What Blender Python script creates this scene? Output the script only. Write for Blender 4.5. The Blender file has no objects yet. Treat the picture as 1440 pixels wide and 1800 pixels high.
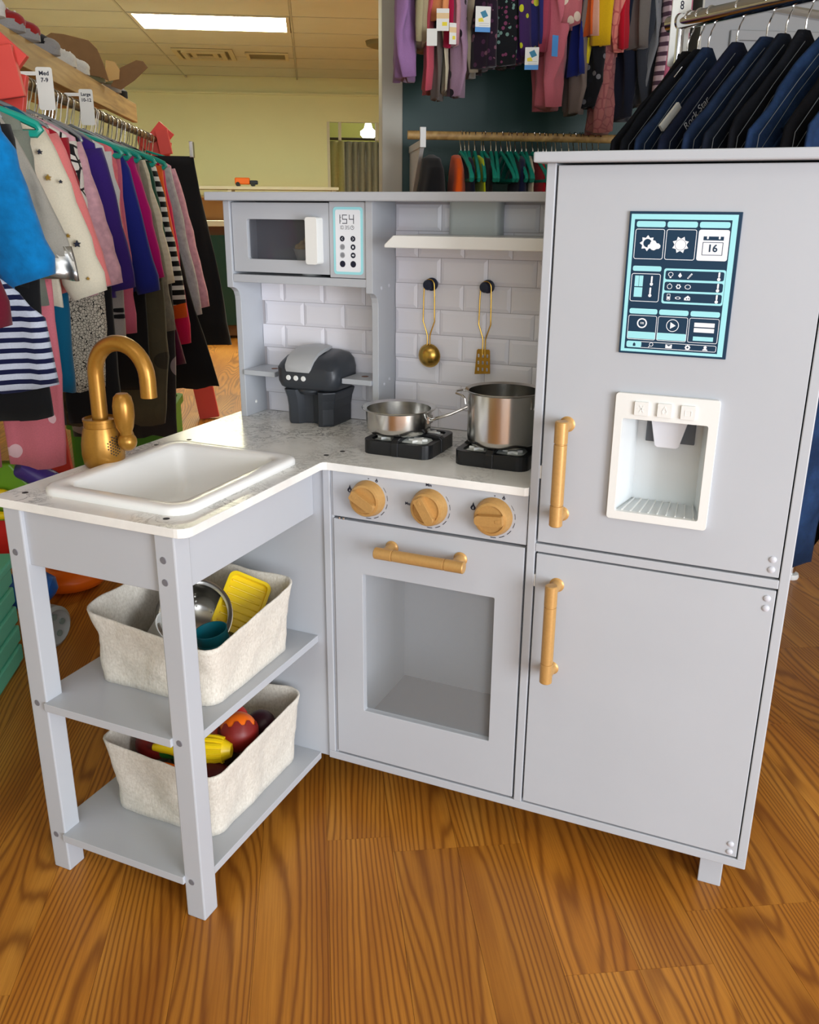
import bpy, bmesh, math, random
from mathutils import Vector, Matrix
from mathutils.geometry import tessellate_polygon
random.seed(7)
PI = math.pi
scene = bpy.context.scene
COL = scene.collection

# ------------------------------------------------------------------ camera
cam_d = bpy.data.cameras.new('camera')
cam = bpy.data.objects.new('camera', cam_d)
COL.objects.link(cam)
scene.camera = cam
cam_d.sensor_fit = 'AUTO'
cam_d.sensor_width = 36.0
cam_d.lens = 36.0 * 1569.4 / 1800.0
cam_d.clip_start = 0.02
rx = Vector((0.915169, 0.40300829, 0.00707199))
ry = Vector((0.13606912, -0.2923813, -0.9465719))
rz = Vector((-0.37940861, 0.86723554, -0.32241529))
cm = Matrix((rx, -ry, -rz)).transposed().to_4x4()
cm.translation = Vector((0.63153716, -1.12305362, 0.93576203))
cam.matrix_world = cm

# ------------------------------------------------------------------ world, exposure, daylight
w = bpy.data.worlds.new('world')
scene.world = w
w.use_nodes = True
bg = w.node_tree.nodes['Background']
bg.inputs[0].default_value = (0.93, 0.96, 1.0, 1)
bg.inputs[1].default_value = 0.3
vs = scene.view_settings
vs.view_transform = 'Standard'
vs.look = 'None'
vs.gamma = 1.0
vs.exposure = 0.34
vs.use_curve_mapping = False

# room frame: origin on the floor under the camera, x = right (s), y = along the planks (t)
RA = math.radians(29.811)
RO = Vector((0.63153716, -1.12305362, 0))
RM = Matrix.Translation(RO) @ Matrix.Rotation(RA, 4, 'Z')

def W(s, t, z=0.0):
    return RM @ Vector((s, t, z))

def area(name, s, t, z, sx, sy, power, color, rot):
    d = bpy.data.lights.new(name, 'AREA')
    d.shape = 'RECTANGLE'; d.size = sx; d.size_y = sy
    d.energy = power; d.color = color
    o = bpy.data.objects.new(name, d)
    COL.objects.link(o)
    o.matrix_world = Matrix.Translation(W(s, t, z)) @ Matrix.Rotation(RA, 4, 'Z') @ rot
    return o
# daylight of the shop window behind the photographer
area('shop_window_daylight', 0.4, -2.8, 1.1, 3.0, 1.7, 46, (0.90, 0.94, 1.0), Matrix.Rotation(math.radians(4), 4, 'Z') @ Matrix.Rotation(math.radians(90), 4, 'X'))
# daylight of the glazed shop door to the right of the window
area('shop_door_daylight', 1.75, -1.55, 0.8, 1.1, 1.5, 72, (0.91, 0.945, 1.0), Matrix.Rotation(math.radians(38), 4, 'Z') @ Matrix.Rotation(math.radians(90), 4, 'X'))
# ------------------------------------------------------------------ materials
def srgb(r, g, b):
    f = lambda c: (c / 255 / 12.92) if c / 255 <= 0.04045 else ((c / 255 + 0.055) / 1.055) ** 2.4
    return (f(r), f(g), f(b), 1)

class N:
    """small node-tree builder"""
    def __init__(s, name):
        s.m = bpy.data.materials.new(name); s.m.use_nodes = True
        s.t = s.m.node_tree
        s.b = s.t.nodes['Principled BSDF']
    def n(s, typ, **kw):
        x = s.t.nodes.new(typ)
        for k, v in kw.items():
            if k.startswith('_'):
                setattr(x, k[1:], v)
            else:
                x.inputs[int(k[1:]) if k[0] == 'i' and k[1:].isdigit() else k].default_value = v
        return x
    def l(s, a, ao, b, bi):
        s.t.links.new(a.outputs[ao], b.inputs[bi]); return b
    def bump(s, src, out, strength=0.2, dist=0.002):
        b = s.n('ShaderNodeBump', Strength=strength, Distance=dist)
        s.l(src, out, b, 'Height'); s.l(b, 'Normal', s.b, 'Normal'); return b
    def ramp(s, src, out, stops, interp='LINEAR'):
        r = s.n('ShaderNodeValToRGB'); r.color_ramp.interpolation = interp
        e = r.color_ramp.elements
        while len(e) < len(stops): e.new(0.5)
        for i, (p, c) in enumerate(stops):
            e[i].position = p; e[i].color = c
        s.l(src, out, r, 'Fac'); return r
    def mix(s, fac, a, b):
        m = s.n('ShaderNodeMix', _data_type='RGBA')
        for k, v in ((0, fac), (6, a), (7, b)):
            if isinstance(v, tuple) and len(v) == 2: s.t.links.new(v[0].outputs[v[1]], m.inputs[k])
            else: m.inputs[k].default_value = v
        return m

MATS = {}
def mat(name, col, rough=0.5, metal=0.0, noise=0.0, nscale=40, bump=0.0, spec=0.5, coat=0.0, sheen=0.0, trans=0.0, ior=1.45, emit=0, alpha=1):
    if name in MATS: return MATS[name]
    k = N(name); b = k.b
    b.inputs['Base Color'].default_value = col
    b.inputs['Roughness'].default_value = rough
    b.inputs['Metallic'].default_value = metal
    b.inputs['Specular IOR Level'].default_value = spec
    b.inputs['Coat Weight'].default_value = coat
    b.inputs['Sheen Weight'].default_value = sheen
    b.inputs['Transmission Weight'].default_value = trans
    b.inputs['IOR'].default_value = ior
    b.inputs['Alpha'].default_value = alpha
    if emit:
        b.inputs['Emission Color'].default_value = col
        b.inputs['Emission Strength'].default_value = emit
    tc = k.n('ShaderNodeTexCoord')
    nz = k.n('ShaderNodeTexNoise', Scale=nscale, Detail=4.0)
    k.l(tc, 'Object', nz, 'Vector')
    if noise:
        d = tuple(c * (1 - noise) for c in col[:3]) + (1,)
        u = tuple(min(1, c * (1 + noise)) for c in col[:3]) + (1,)
        r = k.ramp(nz, 'Fac', [(0.3, d), (0.7, u)])
        k.l(r, 'Color', b, 'Base Color')
    if bump:
        k.bump(nz, 'Fac', bump, 0.002)
    MATS[name] = k.m
    return k.m

PAINT = mat('grey_paint', srgb(180, 184, 190), 0.38, noise=0.02, nscale=6, bump=0.0)
PAINT2 = mat('grey_paint_edge', srgb(188, 190, 196), 0.42)
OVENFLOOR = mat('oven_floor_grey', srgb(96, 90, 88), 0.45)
WHITEPL = mat('white_plastic', srgb(228, 229, 226), 0.35)
SINKW = mat('sink_white', srgb(238, 238, 236), 0.22)
GOLD = mat('gold_painted', srgb(192, 150, 90), 0.38, metal=0.3, noise=0.05, nscale=300)
GOLD2 = mat('gold_faucet', srgb(160, 114, 44), 0.30, metal=0.5, noise=0.05, nscale=300)
BRASS = mat('brass_wire', srgb(196, 158, 78), 0.25, metal=0.95)
BRASSD = mat('brass_dull', srgb(165, 125, 48), 0.3, metal=0.9)
STEEL = mat('stainless_steel', srgb(205, 203, 198), 0.2, metal=1.0)
CHROME = mat('chrome', srgb(215, 215, 215), 0.12, metal=1.0)
BLACKPL = mat('black_plastic', srgb(22, 23, 26), 0.3)
CHARCOAL = mat('charcoal_plastic', srgb(52, 56, 62), 0.38)
SILVERPL = mat('silver_plastic', srgb(172, 174, 176), 0.35)
NAVY = mat('navy_print', srgb(14, 50, 76), 0.4)
NAVYPL = mat('navy_plastic', srgb(18, 30, 58), 0.35)
CYAN = mat('cyan_print', srgb(158, 224, 232), 0.4)
WHITEP = mat('white_print', srgb(232, 236, 242), 0.45)
INK = mat('dark_ink', srgb(20, 26, 48), 0.5)
HOLE = mat('dark_hole', srgb(40, 38, 38), 0.7)
SCREWHOLE = mat('recessed_grey', srgb(112, 112, 118), 0.5)
CAP = mat('screw_cap_grey', srgb(196, 198, 206), 0.3)
GLASS = mat('clear_acrylic', (0.9, 0.93, 0.95, 1), 0.03, spec=0.5, alpha=0.10)
SMOKE = mat('smoked_acrylic', srgb(90, 92, 100), 0.05, alpha=0.35)
FROST = mat('frosted_clear_plastic', srgb(190, 195, 192), 0.25)
FLAME = mat('white_flame_print', srgb(235, 236, 232), 0.3)

def marble():
    k = N('marble_laminate'); b = k.b
    b.inputs['Roughness'].default_value = 0.22
    tc = k.n('ShaderNodeTexCoord')
    nz = k.n('ShaderNodeTexNoise', Scale=9.0, Detail=6.0, Roughness=0.65)
    k.l(tc, 'Object', nz, 'Vector')
    nz2 = k.n('ShaderNodeTexNoise', Scale=30.0, Detail=5.0, Roughness=0.7, Distortion=1.2)
    k.l(tc, 'Object', nz2, 'Vector')
    big = k.n('ShaderNodeTexNoise', Scale=5.5, Detail=1.0); k.l(tc, 'Object', big, 'Vector')
    sub = k.n('ShaderNodeMath', i1=0.5, _operation='SUBTRACT'); k.l(nz2, 'Fac', sub, 0)
    ab = k.n('ShaderNodeMath', _operation='ABSOLUTE'); k.l(sub, 0, ab, 0)
    v = k.ramp(ab, 0, [(0.0, (1, 1, 1, 1)), (0.04, (0, 0, 0, 1))])
    msk = k.ramp(big, 'Fac', [(0.47, (0, 0, 0, 1)), (0.60, (1, 1, 1, 1))])
    mu = k.n('ShaderNodeMath', _operation='MULTIPLY'); k.l(v, 'Color', mu, 0); k.l(msk, 'Color', mu, 1)
    base = k.ramp(nz, 'Fac', [(0.3, srgb(222, 222, 218)), (0.6, srgb(238, 238, 234))])
    ge = k.n('ShaderNodeNewGeometry'); sz = k.n('ShaderNodeSeparateXYZ'); k.l(ge, 'Normal', sz, 0)
    up_ = k.n('ShaderNodeMath', i1=0.9, _operation='GREATER_THAN'); k.l(sz, 2, up_, 0)
    mu2 = k.n('ShaderNodeMath', _operation='MULTIPLY'); k.l(mu, 0, mu2, 0); k.l(up_, 0, mu2, 1)
    mm = k.n('ShaderNodeMath', i1=0.8, _operation='MULTIPLY'); k.l(mu2, 0, mm, 0)
    mx = k.mix((mm, 0), (base, 'Color'), srgb(112, 112, 110))
    k.l(mx, 2, b, 'Base Color')
    return k.m
MARBLE = marble()

def linen():
    k = N('natural_linen'); b = k.b
    b.inputs['Roughness'].default_value = 0.9
    b.inputs['Sheen Weight'].default_value = 0.2
    tc = k.n('ShaderNodeTexCoord')
    a = k.n('ShaderNodeMapping'); a.inputs['Scale'].default_value = (900, 900, 90); k.l(tc, 'Object', a, 'Vector')
    n1 = k.n('ShaderNodeTexNoise', Scale=1.0, Detail=2.0); k.l(a, 0, n1, 'Vector')
    n2 = k.n('ShaderNodeTexNoise', Scale=260.0, Detail=3.0); k.l(tc, 'Object', n2, 'Vector')
    mu = k.n('ShaderNodeMath', _operation='ADD'); k.l(n1, 'Fac', mu, 0); k.l(n2, 'Fac', mu, 1)
    r = k.ramp(mu, 0, [(0.35, srgb(200, 193, 180)), (0.5, srgb(214, 208, 196)), (0.65, srgb(226, 221, 210))])
    r2 = k.n('ShaderNodeMath', i1=0.5, _operation='MULTIPLY'); k.l(mu, 0, r2, 0); k.l(r2, 0, r, 'Fac')
    k.l(r, 'Color', b, 'Base Color')
    cr = k.n('ShaderNodeTexNoise', Scale=16.0, Detail=3.0, Distortion=1.5); k.l(tc, 'Object', cr, 'Vector')
    cs = k.n('ShaderNodeMath', i1=9.0, _operation='MULTIPLY'); k.l(cr, 'Fac', cs, 0)
    sm = k.n('ShaderNodeMath', _operation='ADD'); k.l(mu, 0, sm, 0); k.l(cs, 0, sm, 1)
    k.bump(sm, 0, 0.35, 0.0012)
    return k.m
LINEN = linen()

def oak():
    k = N('oak_laminate'); b = k.b
    geo = k.n('ShaderNodeNewGeometry')
    oi = k.n('ShaderNodeObjectInfo')
    rot = k.n('ShaderNodeVectorRotate', Angle=-RA); rot.rotation_type = 'Z_AXIS'
    k.l(geo, 'Position', rot, 'Vector')
    # each plank gets its own cut of the tree
    off = k.n('ShaderNodeCombineXYZ')
    m1 = k.n('ShaderNodeMath', i1=37.0, _operation='MULTIPLY'); k.l(oi, 'Random', m1, 0)
    m2 = k.n('ShaderNodeMath', i1=91.0, _operation='MULTIPLY'); k.l(oi, 'Random', m2, 0)
    k.l(m1, 0, off, 0); k.l(m2, 0, off, 1); k.l(m1, 0, off, 2)
    ad = k.n('ShaderNodeVectorMath', _operation='ADD'); k.l(rot, 0, ad, 0); k.l(off, 0, ad, 1)
    mp = k.n('ShaderNodeMapping'); mp.inputs['Scale'].default_value = (7.0, 0.85, 1.0); k.l(ad, 0, mp, 0)
    n1 = k.n('ShaderNodeTexNoise', Scale=1.0, Detail=1.2, Roughness=0.35, Distortion=0.1); k.l(mp, 0, n1, 'Vector')
    rg0 = k.n('ShaderNodeMath', i1=165.0, _operation='MULTIPLY'); k.l(n1, 'Fac', rg0, 0)
    sx_ = k.n('ShaderNodeSeparateXYZ'); k.l(ad, 0, sx_, 0)
    rgl = k.n('ShaderNodeMath', i1=560.0, _operation='MULTIPLY'); k.l(sx_, 0, rgl, 0)
    wob = k.n('ShaderNodeTexNoise', Scale=1.0, Detail=2.0); mpw = k.n('ShaderNodeMapping'); mpw.inputs['Scale'].default_value = (60.0, 9.0, 1.0); k.l(ad, 0, mpw, 0); k.l(mpw, 0, wob, 'Vector')
    wb = k.n('ShaderNodeMath', i1=3.0, _operation='MULTIPLY'); k.l(wob, 'Fac', wb, 0)
    rg1 = k.n('ShaderNodeMath', _operation='ADD'); k.l(rg0, 0, rg1, 0); k.l(rgl, 0, rg1, 1)
    rg = k.n('ShaderNodeMath', _operation='ADD'); k.l(rg1, 0, rg, 0); k.l(wb, 0, rg, 1)
    sn = k.n('ShaderNodeMath', _operation='SINE'); k.l(rg, 0, sn, 0)
    ring = k.n('ShaderNodeMapRange'); ring.inputs[1].default_value = -1; ring.inputs[2].default_value = 1; k.l(sn, 0, ring, 0)
    ringp = k.n('ShaderNodeMath', i1=2.6, _operation='POWER'); k.l(ring, 0, ringp, 0)
    mp2 = k.n('ShaderNodeMapping'); mp2.inputs['Scale'].default_value = (420.0, 9.0, 1.0); k.l(ad, 0, mp2, 0)
    n2 = k.n('ShaderNodeTexNoise', Scale=1.0, Detail=3.0, Roughness=0.6); k.l(mp2, 0, n2, 'Vector')
    pr = k.ramp(n2, 'Fac', [(0.42, (0, 0, 0, 1)), (0.62, (1, 1, 1, 1))])
    mp3 = k.n('ShaderNodeMapping'); mp3.inputs['Scale'].default_value = (14.0, 1.6, 1.0); k.l(ad, 0, mp3, 0)
    n3 = k.n('ShaderNodeTexNoise', Scale=1.0, Detail=2.0); k.l(mp3, 0, n3, 'Vector')
    tone = k.ramp(n3, 'Fac', [(0.3, srgb(164, 100, 28)), (0.5, srgb(188, 122, 40)), (0.72, srgb(206, 142, 56))])
    # plank to plank tint
    hs = k.n('ShaderNodeHueSaturation')
    mr = k.n('ShaderNodeMapRange'); mr.inputs[3].default_value = 0.86; mr.inputs[4].default_value = 1.08; k.l(oi, 'Random', mr, 0)
    k.l(mr, 0, hs, 'Value'); k.l(tone, 'Color', hs, 'Color')
    rr = k.n('ShaderNodeMath', i1=0.66, _operation='MULTIPLY'); k.l(ringp, 0, rr, 0)
    mxa = k.mix((rr, 0), (hs, 'Color'), srgb(104, 52, 10))
    pp = k.n('ShaderNodeMath', i1=0.22, _operation='MULTIPLY'); k.l(pr, 'Color', pp, 0)
    mxb = k.mix((pp, 0), (mxa, 2), srgb(110, 54, 16))
    k.l(mxb, 2, b, 'Base Color')
    b.inputs['Roughness'].default_value = 0.42
    b.inputs['Specular IOR Level'].default_value = 0.35
    k.bump(pr, 'Color', 0.05, 0.0005)
    return k.m
OAK = oak()

# ------------------------------------------------------------------ mesh helpers
def newbm(): return bmesh.new()

def finish(bm, name, m, parent=None, smooth=False, autos=35, bevel=0, seg=2, loc=None, rotz=None):
    bmesh.ops.recalc_face_normals(bm, faces=bm.faces[:])
    me = bpy.data.meshes.new(name)
    bm.to_mesh(me); bm.free()
    o = bpy.data.objects.new(name, me)
    COL.objects.link(o)
    if isinstance(m, (list, tuple)):
        for x in m: me.materials.append(x)
    else:
        me.materials.append(m)
    if bevel:
        md = o.modifiers.new('bevel', 'BEVEL')
        md.width = bevel; md.segments = seg; md.limit_method = 'ANGLE'; md.angle_limit = math.radians(40)
        md.harden_normals = False
    if smooth:
        me.polygons.foreach_set('use_smooth', [True] * len(me.polygons))
        if autos:
            me.set_sharp_from_angle(angle=math.radians(autos))
    if parent: o.parent = parent
    if loc is not None: o.location = loc
    if rotz is not None: o.rotation_euler = (0, 0, rotz)
    return o

def bx(bm, x0, x1, y0, y1, z0, z1, mi=0):
    v = [bm.verts.new((x, y, z)) for z in (z0, z1) for y in (y0, y1) for x in (x0, x1)]
    for f in ((0, 2, 3, 1), (4, 5, 7, 6), (0, 1, 5, 4), (2, 6, 7, 3), (0, 4, 6, 2), (1, 3, 7, 5)):
        bm.faces.new([v[i] for i in f]).material_index = mi
    return v

def box(name, x0, x1, y0, y1, z0, z1, m, parent=None, bevel=0.001, **kw):
    bm = newbm(); bx(bm, x0, x1, y0, y1, z0, z1)
    return finish(bm, name, m, parent, bevel=bevel, **kw)

def rrect(x0, x1, y0, y1, r, n=5):
    """rounded rectangle outline; r is one radius or four (from lower left, counter-clockwise)"""
    rs = r if isinstance(r, (list, tuple)) else [r] * 4
    P = []
    for (cx, cy, sx, sy, a0), q in zip(((x0, y0, 1, 1, PI), (x1, y0, -1, 1, 1.5 * PI), (x1, y1, -1, -1, 0), (x0, y1, 1, -1, .5 * PI)), rs):
        if q <= 0: P.append((cx, cy)); continue
        for i in range(n + 1):
            a = a0 + i / n * PI / 2
            P.append((cx + sx * q + q * math.cos(a), cy + sy * q + q * math.sin(a)))
    return P

def circ(cx, cy, r, n=24, a0=0.0):
    return [(cx + r * math.cos(a0 + i / n * 2 * PI), cy + r * math.sin(a0 + i / n * 2 * PI)) for i in range(n)]

def pl(axis):
    return {'z': lambda a, b, c: (a, b, c), 'y': lambda a, b, c: (a, c, b), 'x': lambda a, b, c: (c, a, b)}[axis]

def plate(bm, outer, holes, c0, c1, axis='z', mi=0):
    """flat plate with holes, extruded along an axis"""
    f = pl(axis)
    loops = [outer] + list(holes)
    polys = [[Vector((p[0], p[1], 0)) for p in lp] for lp in loops]
    tris = tessellate_polygon(polys)
    flat = [p for lp in loops for p in lp]
    lo = [bm.verts.new(f(p[0], p[1], c0)) for p in flat]
    hi = [bm.verts.new(f(p[0], p[1], c1)) for p in flat]
    for t in tris:
        try:
            bm.faces.new([lo[i] for i in t]).material_index = mi
            bm.faces.new([hi[i] for i in t]).material_index = mi
        except ValueError: pass
    k = 0
    for lp in loops:
        n = len(lp)
        for i in range(n):
            a, b = k + i, k + (i + 1) % n
            bm.faces.new([lo[a], lo[b], hi[b], hi[a]]).material_index = mi
        k += n

def sheet(bm, outer, holes, c, axis='y', mi=0):
    """flat print: one-sided thin film"""
    f = pl(axis)
    loops = [outer] + list(holes)
    tris = tessellate_polygon([[Vector((p[0], p[1], 0)) for p in lp] for lp in loops])
    vs_ = [bm.verts.new(f(p[0], p[1], c)) for lp in loops for p in lp]
    for t in tris:
        try: bm.faces.new([vs_[i] for i in t]).material_index = mi
        except ValueError: pass

def lathe(bm, prof, n=32, mi=0, M=None, cap=True):
    """prof: (r, z) list; spun about z; M places it"""
    M = M or Matrix()
    rings = []
    for r, z in prof:
        if r < 1e-6: rings.append([bm.verts.new(M @ Vector((0, 0, z)))])
        else: rings.append([bm.verts.new(M @ Vector((r * math.cos(i / n * 2 * PI), r * math.sin(i / n * 2 * PI), z))) for i in range(n)])
    for a, b in zip(rings, rings[1:]):
        for i in range(n):
            j = (i + 1) % n
            if len(a) == 1 and len(b) == 1: continue
            if len(a) == 1: q = [a[0], b[i], b[j]]
            elif len(b) == 1: q = [a[i], a[j], b[0]]
            else: q = [a[i], a[j], b[j], b[i]]
            bm.faces.new(q).material_index = mi
    if cap:
        for rg in (rings[0], rings[-1]):
            if len(rg) > 2: bm.faces.new(rg).material_index = mi

def tube(bm, path, r, n=12, mi=0, closed=False, flat=1.0):
    """sweep a circle along a path; r one radius or a list"""
    P = [Vector(p) for p in path]
    rs = r if isinstance(r, (list, tuple)) else [r] * len(P)
    T = []
    for i in range(len(P)):
        a = P[i - 1] if (i or closed) else P[i]
        b = P[(i + 1) % len(P)] if (i < len(P) - 1 or closed) else P[i]
        T.append((b - a).normalized())
    up = Vector((0, 0, 1)) if abs(T[0].z) < 0.9 else Vector((0, 1, 0))
    u = (up - T[0] * up.dot(T[0])).normalized()
    rings = []
    for i, p in enumerate(P):
        u = (u - T[i] * u.dot(T[i])).normalized()
        v = T[i].cross(u)
        rings.append([bm.verts.new(p + rs[i] * (math.cos(k / n * 2 * PI) * u + flat * math.sin(k / n * 2 * PI) * v)) for k in range(n)])
    m = len(rings)
    for i in range(m if closed else m - 1):
        a, b = rings[i], rings[(i + 1) % m]
        for k in range(n):
            j = (k + 1) % n
            bm.faces.new([a[k], a[j], b[j], b[k]]).material_index = mi
    if not closed:
        bm.faces.new(rings[0]).material_index = mi; bm.faces.new(rings[-1]).material_index = mi

def ball(bm, c, r, n=16, sc=(1, 1, 1), mi=0, rot=None):
    M = Matrix.Translation(Vector(c)) @ (rot.to_4x4() if rot else Matrix()) @ Matrix.Diagonal((r * sc[0], r * sc[1], r * sc[2], 1))
    g = bmesh.ops.create_uvsphere(bm, u_segments=n, v_segments=max(6, n // 2 + 2), radius=1, matrix=M)
    for v in g['verts']:
        for f in v.link_faces: f.material_index = mi

def place(axis_to, loc):
    """matrix that turns local +z to a direction"""
    q = Vector((0, 0, 1)).rotation_difference(Vector(axis_to))
    return Matrix.Translation(Vector(loc)) @ q.to_matrix().to_4x4()

TXT = {}
def text(name, s, size, m, parent, M, align='CENTER', bold=0.0, sx=1.0):
    """flat lettering as a mesh; M maps text xy to its place"""
    cu = bpy.data.curves.new(name, 'FONT')
    cu.body = s; cu.size = size; cu.align_x = align; cu.align_y = 'CENTER'; cu.resolution_u = 3
    cu.offset = bold; cu.extrude = 0.00008
    t = bpy.data.objects.new(name + '_src', cu); COL.objects.link(t)
    dg = bpy.context.evaluated_depsgraph_get()
    me = bpy.data.meshes.new_from_object(t.evaluated_get(dg))
    bpy.data.objects.remove(t); bpy.data.curves.remove(cu)
    me.transform(M @ Matrix.Diagonal((sx, 1, 1, 1)))
    me.name = name
    me.materials.clear(); me.materials.append(m)
    o = bpy.data.objects.new(name, me); COL.objects.link(o)
    if parent: o.parent = parent
    return o

def front(x, y, z):
    """text frame: reads along +x, up +z, faces -y"""
    return Matrix.Translation((x, y, z)) @ Matrix.Rotation(PI / 2, 4, 'X')

def empty(name, loc=(0, 0, 0), rotz=0.0):
    o = bpy.data.objects.new(name, None); COL.objects.link(o)
    o.empty_display_size = 0.05
    o.location = loc; o.rotation_euler = (0, 0, rotz)
    return o

def tag(o, label, cat, group=None):
    o['label'] = label; o['category'] = cat
    if group: o['group'] = group
    return o

def struct(o):
    o['kind'] = 'structure'; return o

def copy_tree(o, parent=None):
    c = o.copy(); COL.objects.link(c); c.parent = parent
    for ch in [x for x in bpy.data.objects if x.parent is o]: copy_tree(ch, c)
    return c
# ================================================================== ROOM SHELL
CEILM = mat('ceiling_tile', srgb(196, 198, 184), 0.9, noise=0.03, nscale=3, bump=0.1)
TBAR = mat('ceiling_bar', srgb(178, 180, 166), 0.7)
WALLM = mat('cream_wall_paint', srgb(226, 228, 190), 0.8, noise=0.02, nscale=2)
WALLG = mat('pale_wall_paint', srgb(205, 205, 200), 0.8)
TRIMW = mat('trim_white', srgb(206, 204, 192), 0.6)
DOORG = mat('door_grey', srgb(168, 170, 172), 0.55)
SUB = mat('underlay', srgb(92, 52, 20), 0.9)

def roomobj(o):
    o.location = RO; o.rotation_euler = (0, 0, RA); return o

CH = 2.2
FLOOR = struct(roomobj(box('floor', -3.2, 3.0, -3.2, 12.0, -0.05, -0.006, SUB, bevel=0)))
PS0, PS1, PT0, PT1 = -1.5, 1.7, 0.3, 4.7
bm = newbm()
for a in ((-3.2, PS0, -3.2, 12.0), (PS1, 3.0, -3.2, 12.0), (PS0, PS1, -3.2, PT0), (PS0, PS1, PT1, 12.0)):
    bx(bm, a[0], a[1], a[2], a[3], -0.006, 0.0)
finish(bm, 'floor_field', OAK, FLOOR)
pm = newbm(); bx(pm, 0, 1, 0, 1, -0.006, 0.0)
pme = bpy.data.meshes.new('plank'); pm.to_mesh(pme); pm.free(); pme.materials.append(OAK)
rnd = random.Random(11)
PW = 0.1
i = 0
s = PS0
prev = None
while s < PS1 - 0.001:
    cuts = [PT0]
    base = rnd.uniform(0.15, 0.75)
    if prev and rnd.random() < 0.4: cuts = list(prev)
    else:
        # two of the seams the photograph shows in the foreground
        if abs(s + 0.1) < 0.01 or abs(s) < 0.01: cuts += [0.42, 1.16, 2.0]
        elif abs(s - 0.1) < 0.01: cuts += [0.80, 1.125, 1.9]
        elif abs(s - 0.3) < 0.01 or abs(s - 0.4) < 0.01: cuts += [0.87, 1.75]
        else: cuts.append(PT0 + base)
        while cuts[-1] < PT1 - 0.7: cuts.append(cuts[-1] + rnd.uniform(0.8, 1.25))
        cuts = [c for c in cuts if c < PT1 - 0.15] + [PT1]
    prev = cuts
    for a, b in zip(cuts, cuts[1:]):
        p = bpy.data.objects.new('plank', pme); COL.objects.link(p); p.parent = FLOOR
        p.location = (s + 0.0002, a + 0.0002, 0); p.scale = (PW - 0.0004, b - a - 0.0004, 1)
    s += PW

# ceiling: slab, bars and tiles
CEIL = struct(roomobj(box('ceiling', -3.2, 3.0, -3.2, 12.0, CH + 0.03, CH + 0.08, CEILM, bevel=0)))
TW, TT = 1.14, 0.62
S0, T0 = -1.235 - 2 * 0 , 7.10
sl = [-1.235 + TW * k for k in range(-2, 4)]
tl = [T0 + TT * k for k in range(-16, 6)]
LIGHTS = {(2, 16), (2, 10), (4, 13), (2, 4), (4, 4)}  # apart from the one in view, these panels are added to light the room
VENTS = {(2, 19)}
bm = newbm()
for a in sl: bx(bm, a - 0.007, a + 0.007, -3.2, 10.4, CH - 0.002, CH + 0.03)
for b in tl: bx(bm, -3.2, 3.0, b - 0.007, b + 0.007, CH - 0.002, CH + 0.029)
finish(bm, 'grid_bar', TBAR, CEIL)
tm = newbm(); bx(tm, 0, TW - 0.018, 0, TT - 0.018, CH + 0.001, CH + 0.02)
tme = bpy.data.meshes.new('ceiling_tile'); tm.to_mesh(tme); tm.free(); tme.materials.append(CEILM)
for i, a in enumerate(sl[:-1]):
    for j, b in enumerate(tl[:-1]):
        if (i, j) in LIGHTS: continue
        p = bpy.data.objects.new('ceiling_tile', tme); COL.objects.link(p); p.parent = CEIL
        p.location = (a + 0.009, b + 0.009, 0)

LAMP = mat('lit_diffuser', (0.97, 0.96, 0.68, 1), 0.4, emit=36.0)
LAMPN = mat('lit_diffuser_cool', (0.97, 0.98, 1.0, 1), 0.4, emit=1.6)
lamp_labels = {(2, 16): 'lit fluorescent ceiling panel in front of the air vents', (2, 10): 'added unseen lit ceiling panel over the long clothes rack',
    (4, 13): 'added unseen lit ceiling panel behind the pegboard partition', (0, 13): 'added unseen lit ceiling panel along the side wall behind the shoe shelf',
    (2, 4): 'added unseen lit ceiling panel above the play kitchen', (4, 4): 'added unseen lit ceiling panel above the jeans rack'}
for (i, j) in sorted(LIGHTS):
    a, b = sl[i], tl[j]
    r = roomobj(empty('ceiling_light')); r.location = W(a, b, CH)
    tag(r, lamp_labels[(i, j)], 'ceiling light', 'fluorescent ceiling panels')
    bm = newbm(); plate(bm, [(0.014, 0.014), (TW - 0.014, 0.014), (TW - 0.014, TT - 0.014), (0.014, TT - 0.014)],
                        [[(0.04, 0.04), (TW - 0.04, 0.04), (TW - 0.04, TT - 0.04), (0.04, TT - 0.04)]], -0.004, 0.03)
    finish(bm, 'frame', TRIMW, r)
    box('diffuser', 0.039, TW - 0.039, 0.039, TT - 0.039, 0.0, 0.02, LAMPN if j < 12 else LAMP, r, bevel=0)

# air vents and round smoke detector on the ceiling
VENTM = mat('vent_metal', srgb(196, 188, 150), 0.6)
VENTD = mat('vent_dark', srgb(120, 114, 84), 0.8)
def vent(name, label, s0, s1, t0, t1, rings):
    r = roomobj(empty(name)); r.location = W((s0 + s1) / 2, (t0 + t1) / 2, CH)
    tag(r, label, 'air vent')
    hw, hd = (s1 - s0) / 2, (t1 - t0) / 2
    box('backing', -hw, hw, -hd, hd, -0.004, 0.006, VENTD, r, bevel=0)
    for k in range(rings):
        f = 1 - k * 0.28; g = f - 0.16
        bm = newbm()
        plate(bm, [(-hw * f, -hd * f), (hw * f, -hd * f), (hw * f, hd * f), (-hw * f, hd * f)],
              [[(-hw * g, -hd * g), (hw * g, -hd * g), (hw * g, hd * g), (-hw * g, hd * g)]], -0.014 - 0.008 * (k % 2), -0.003)
        finish(bm, 'louvre_frame', VENTM, r)
vent('supply_vent', 'square supply air vent with nested louvre frames', -1.13, -0.62, 8.55, 9.12, 3)
vent('return_vent', 'smaller plain return air vent beside the louvred one', -0.52, -0.15, 8.68, 9.05, 1)
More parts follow.
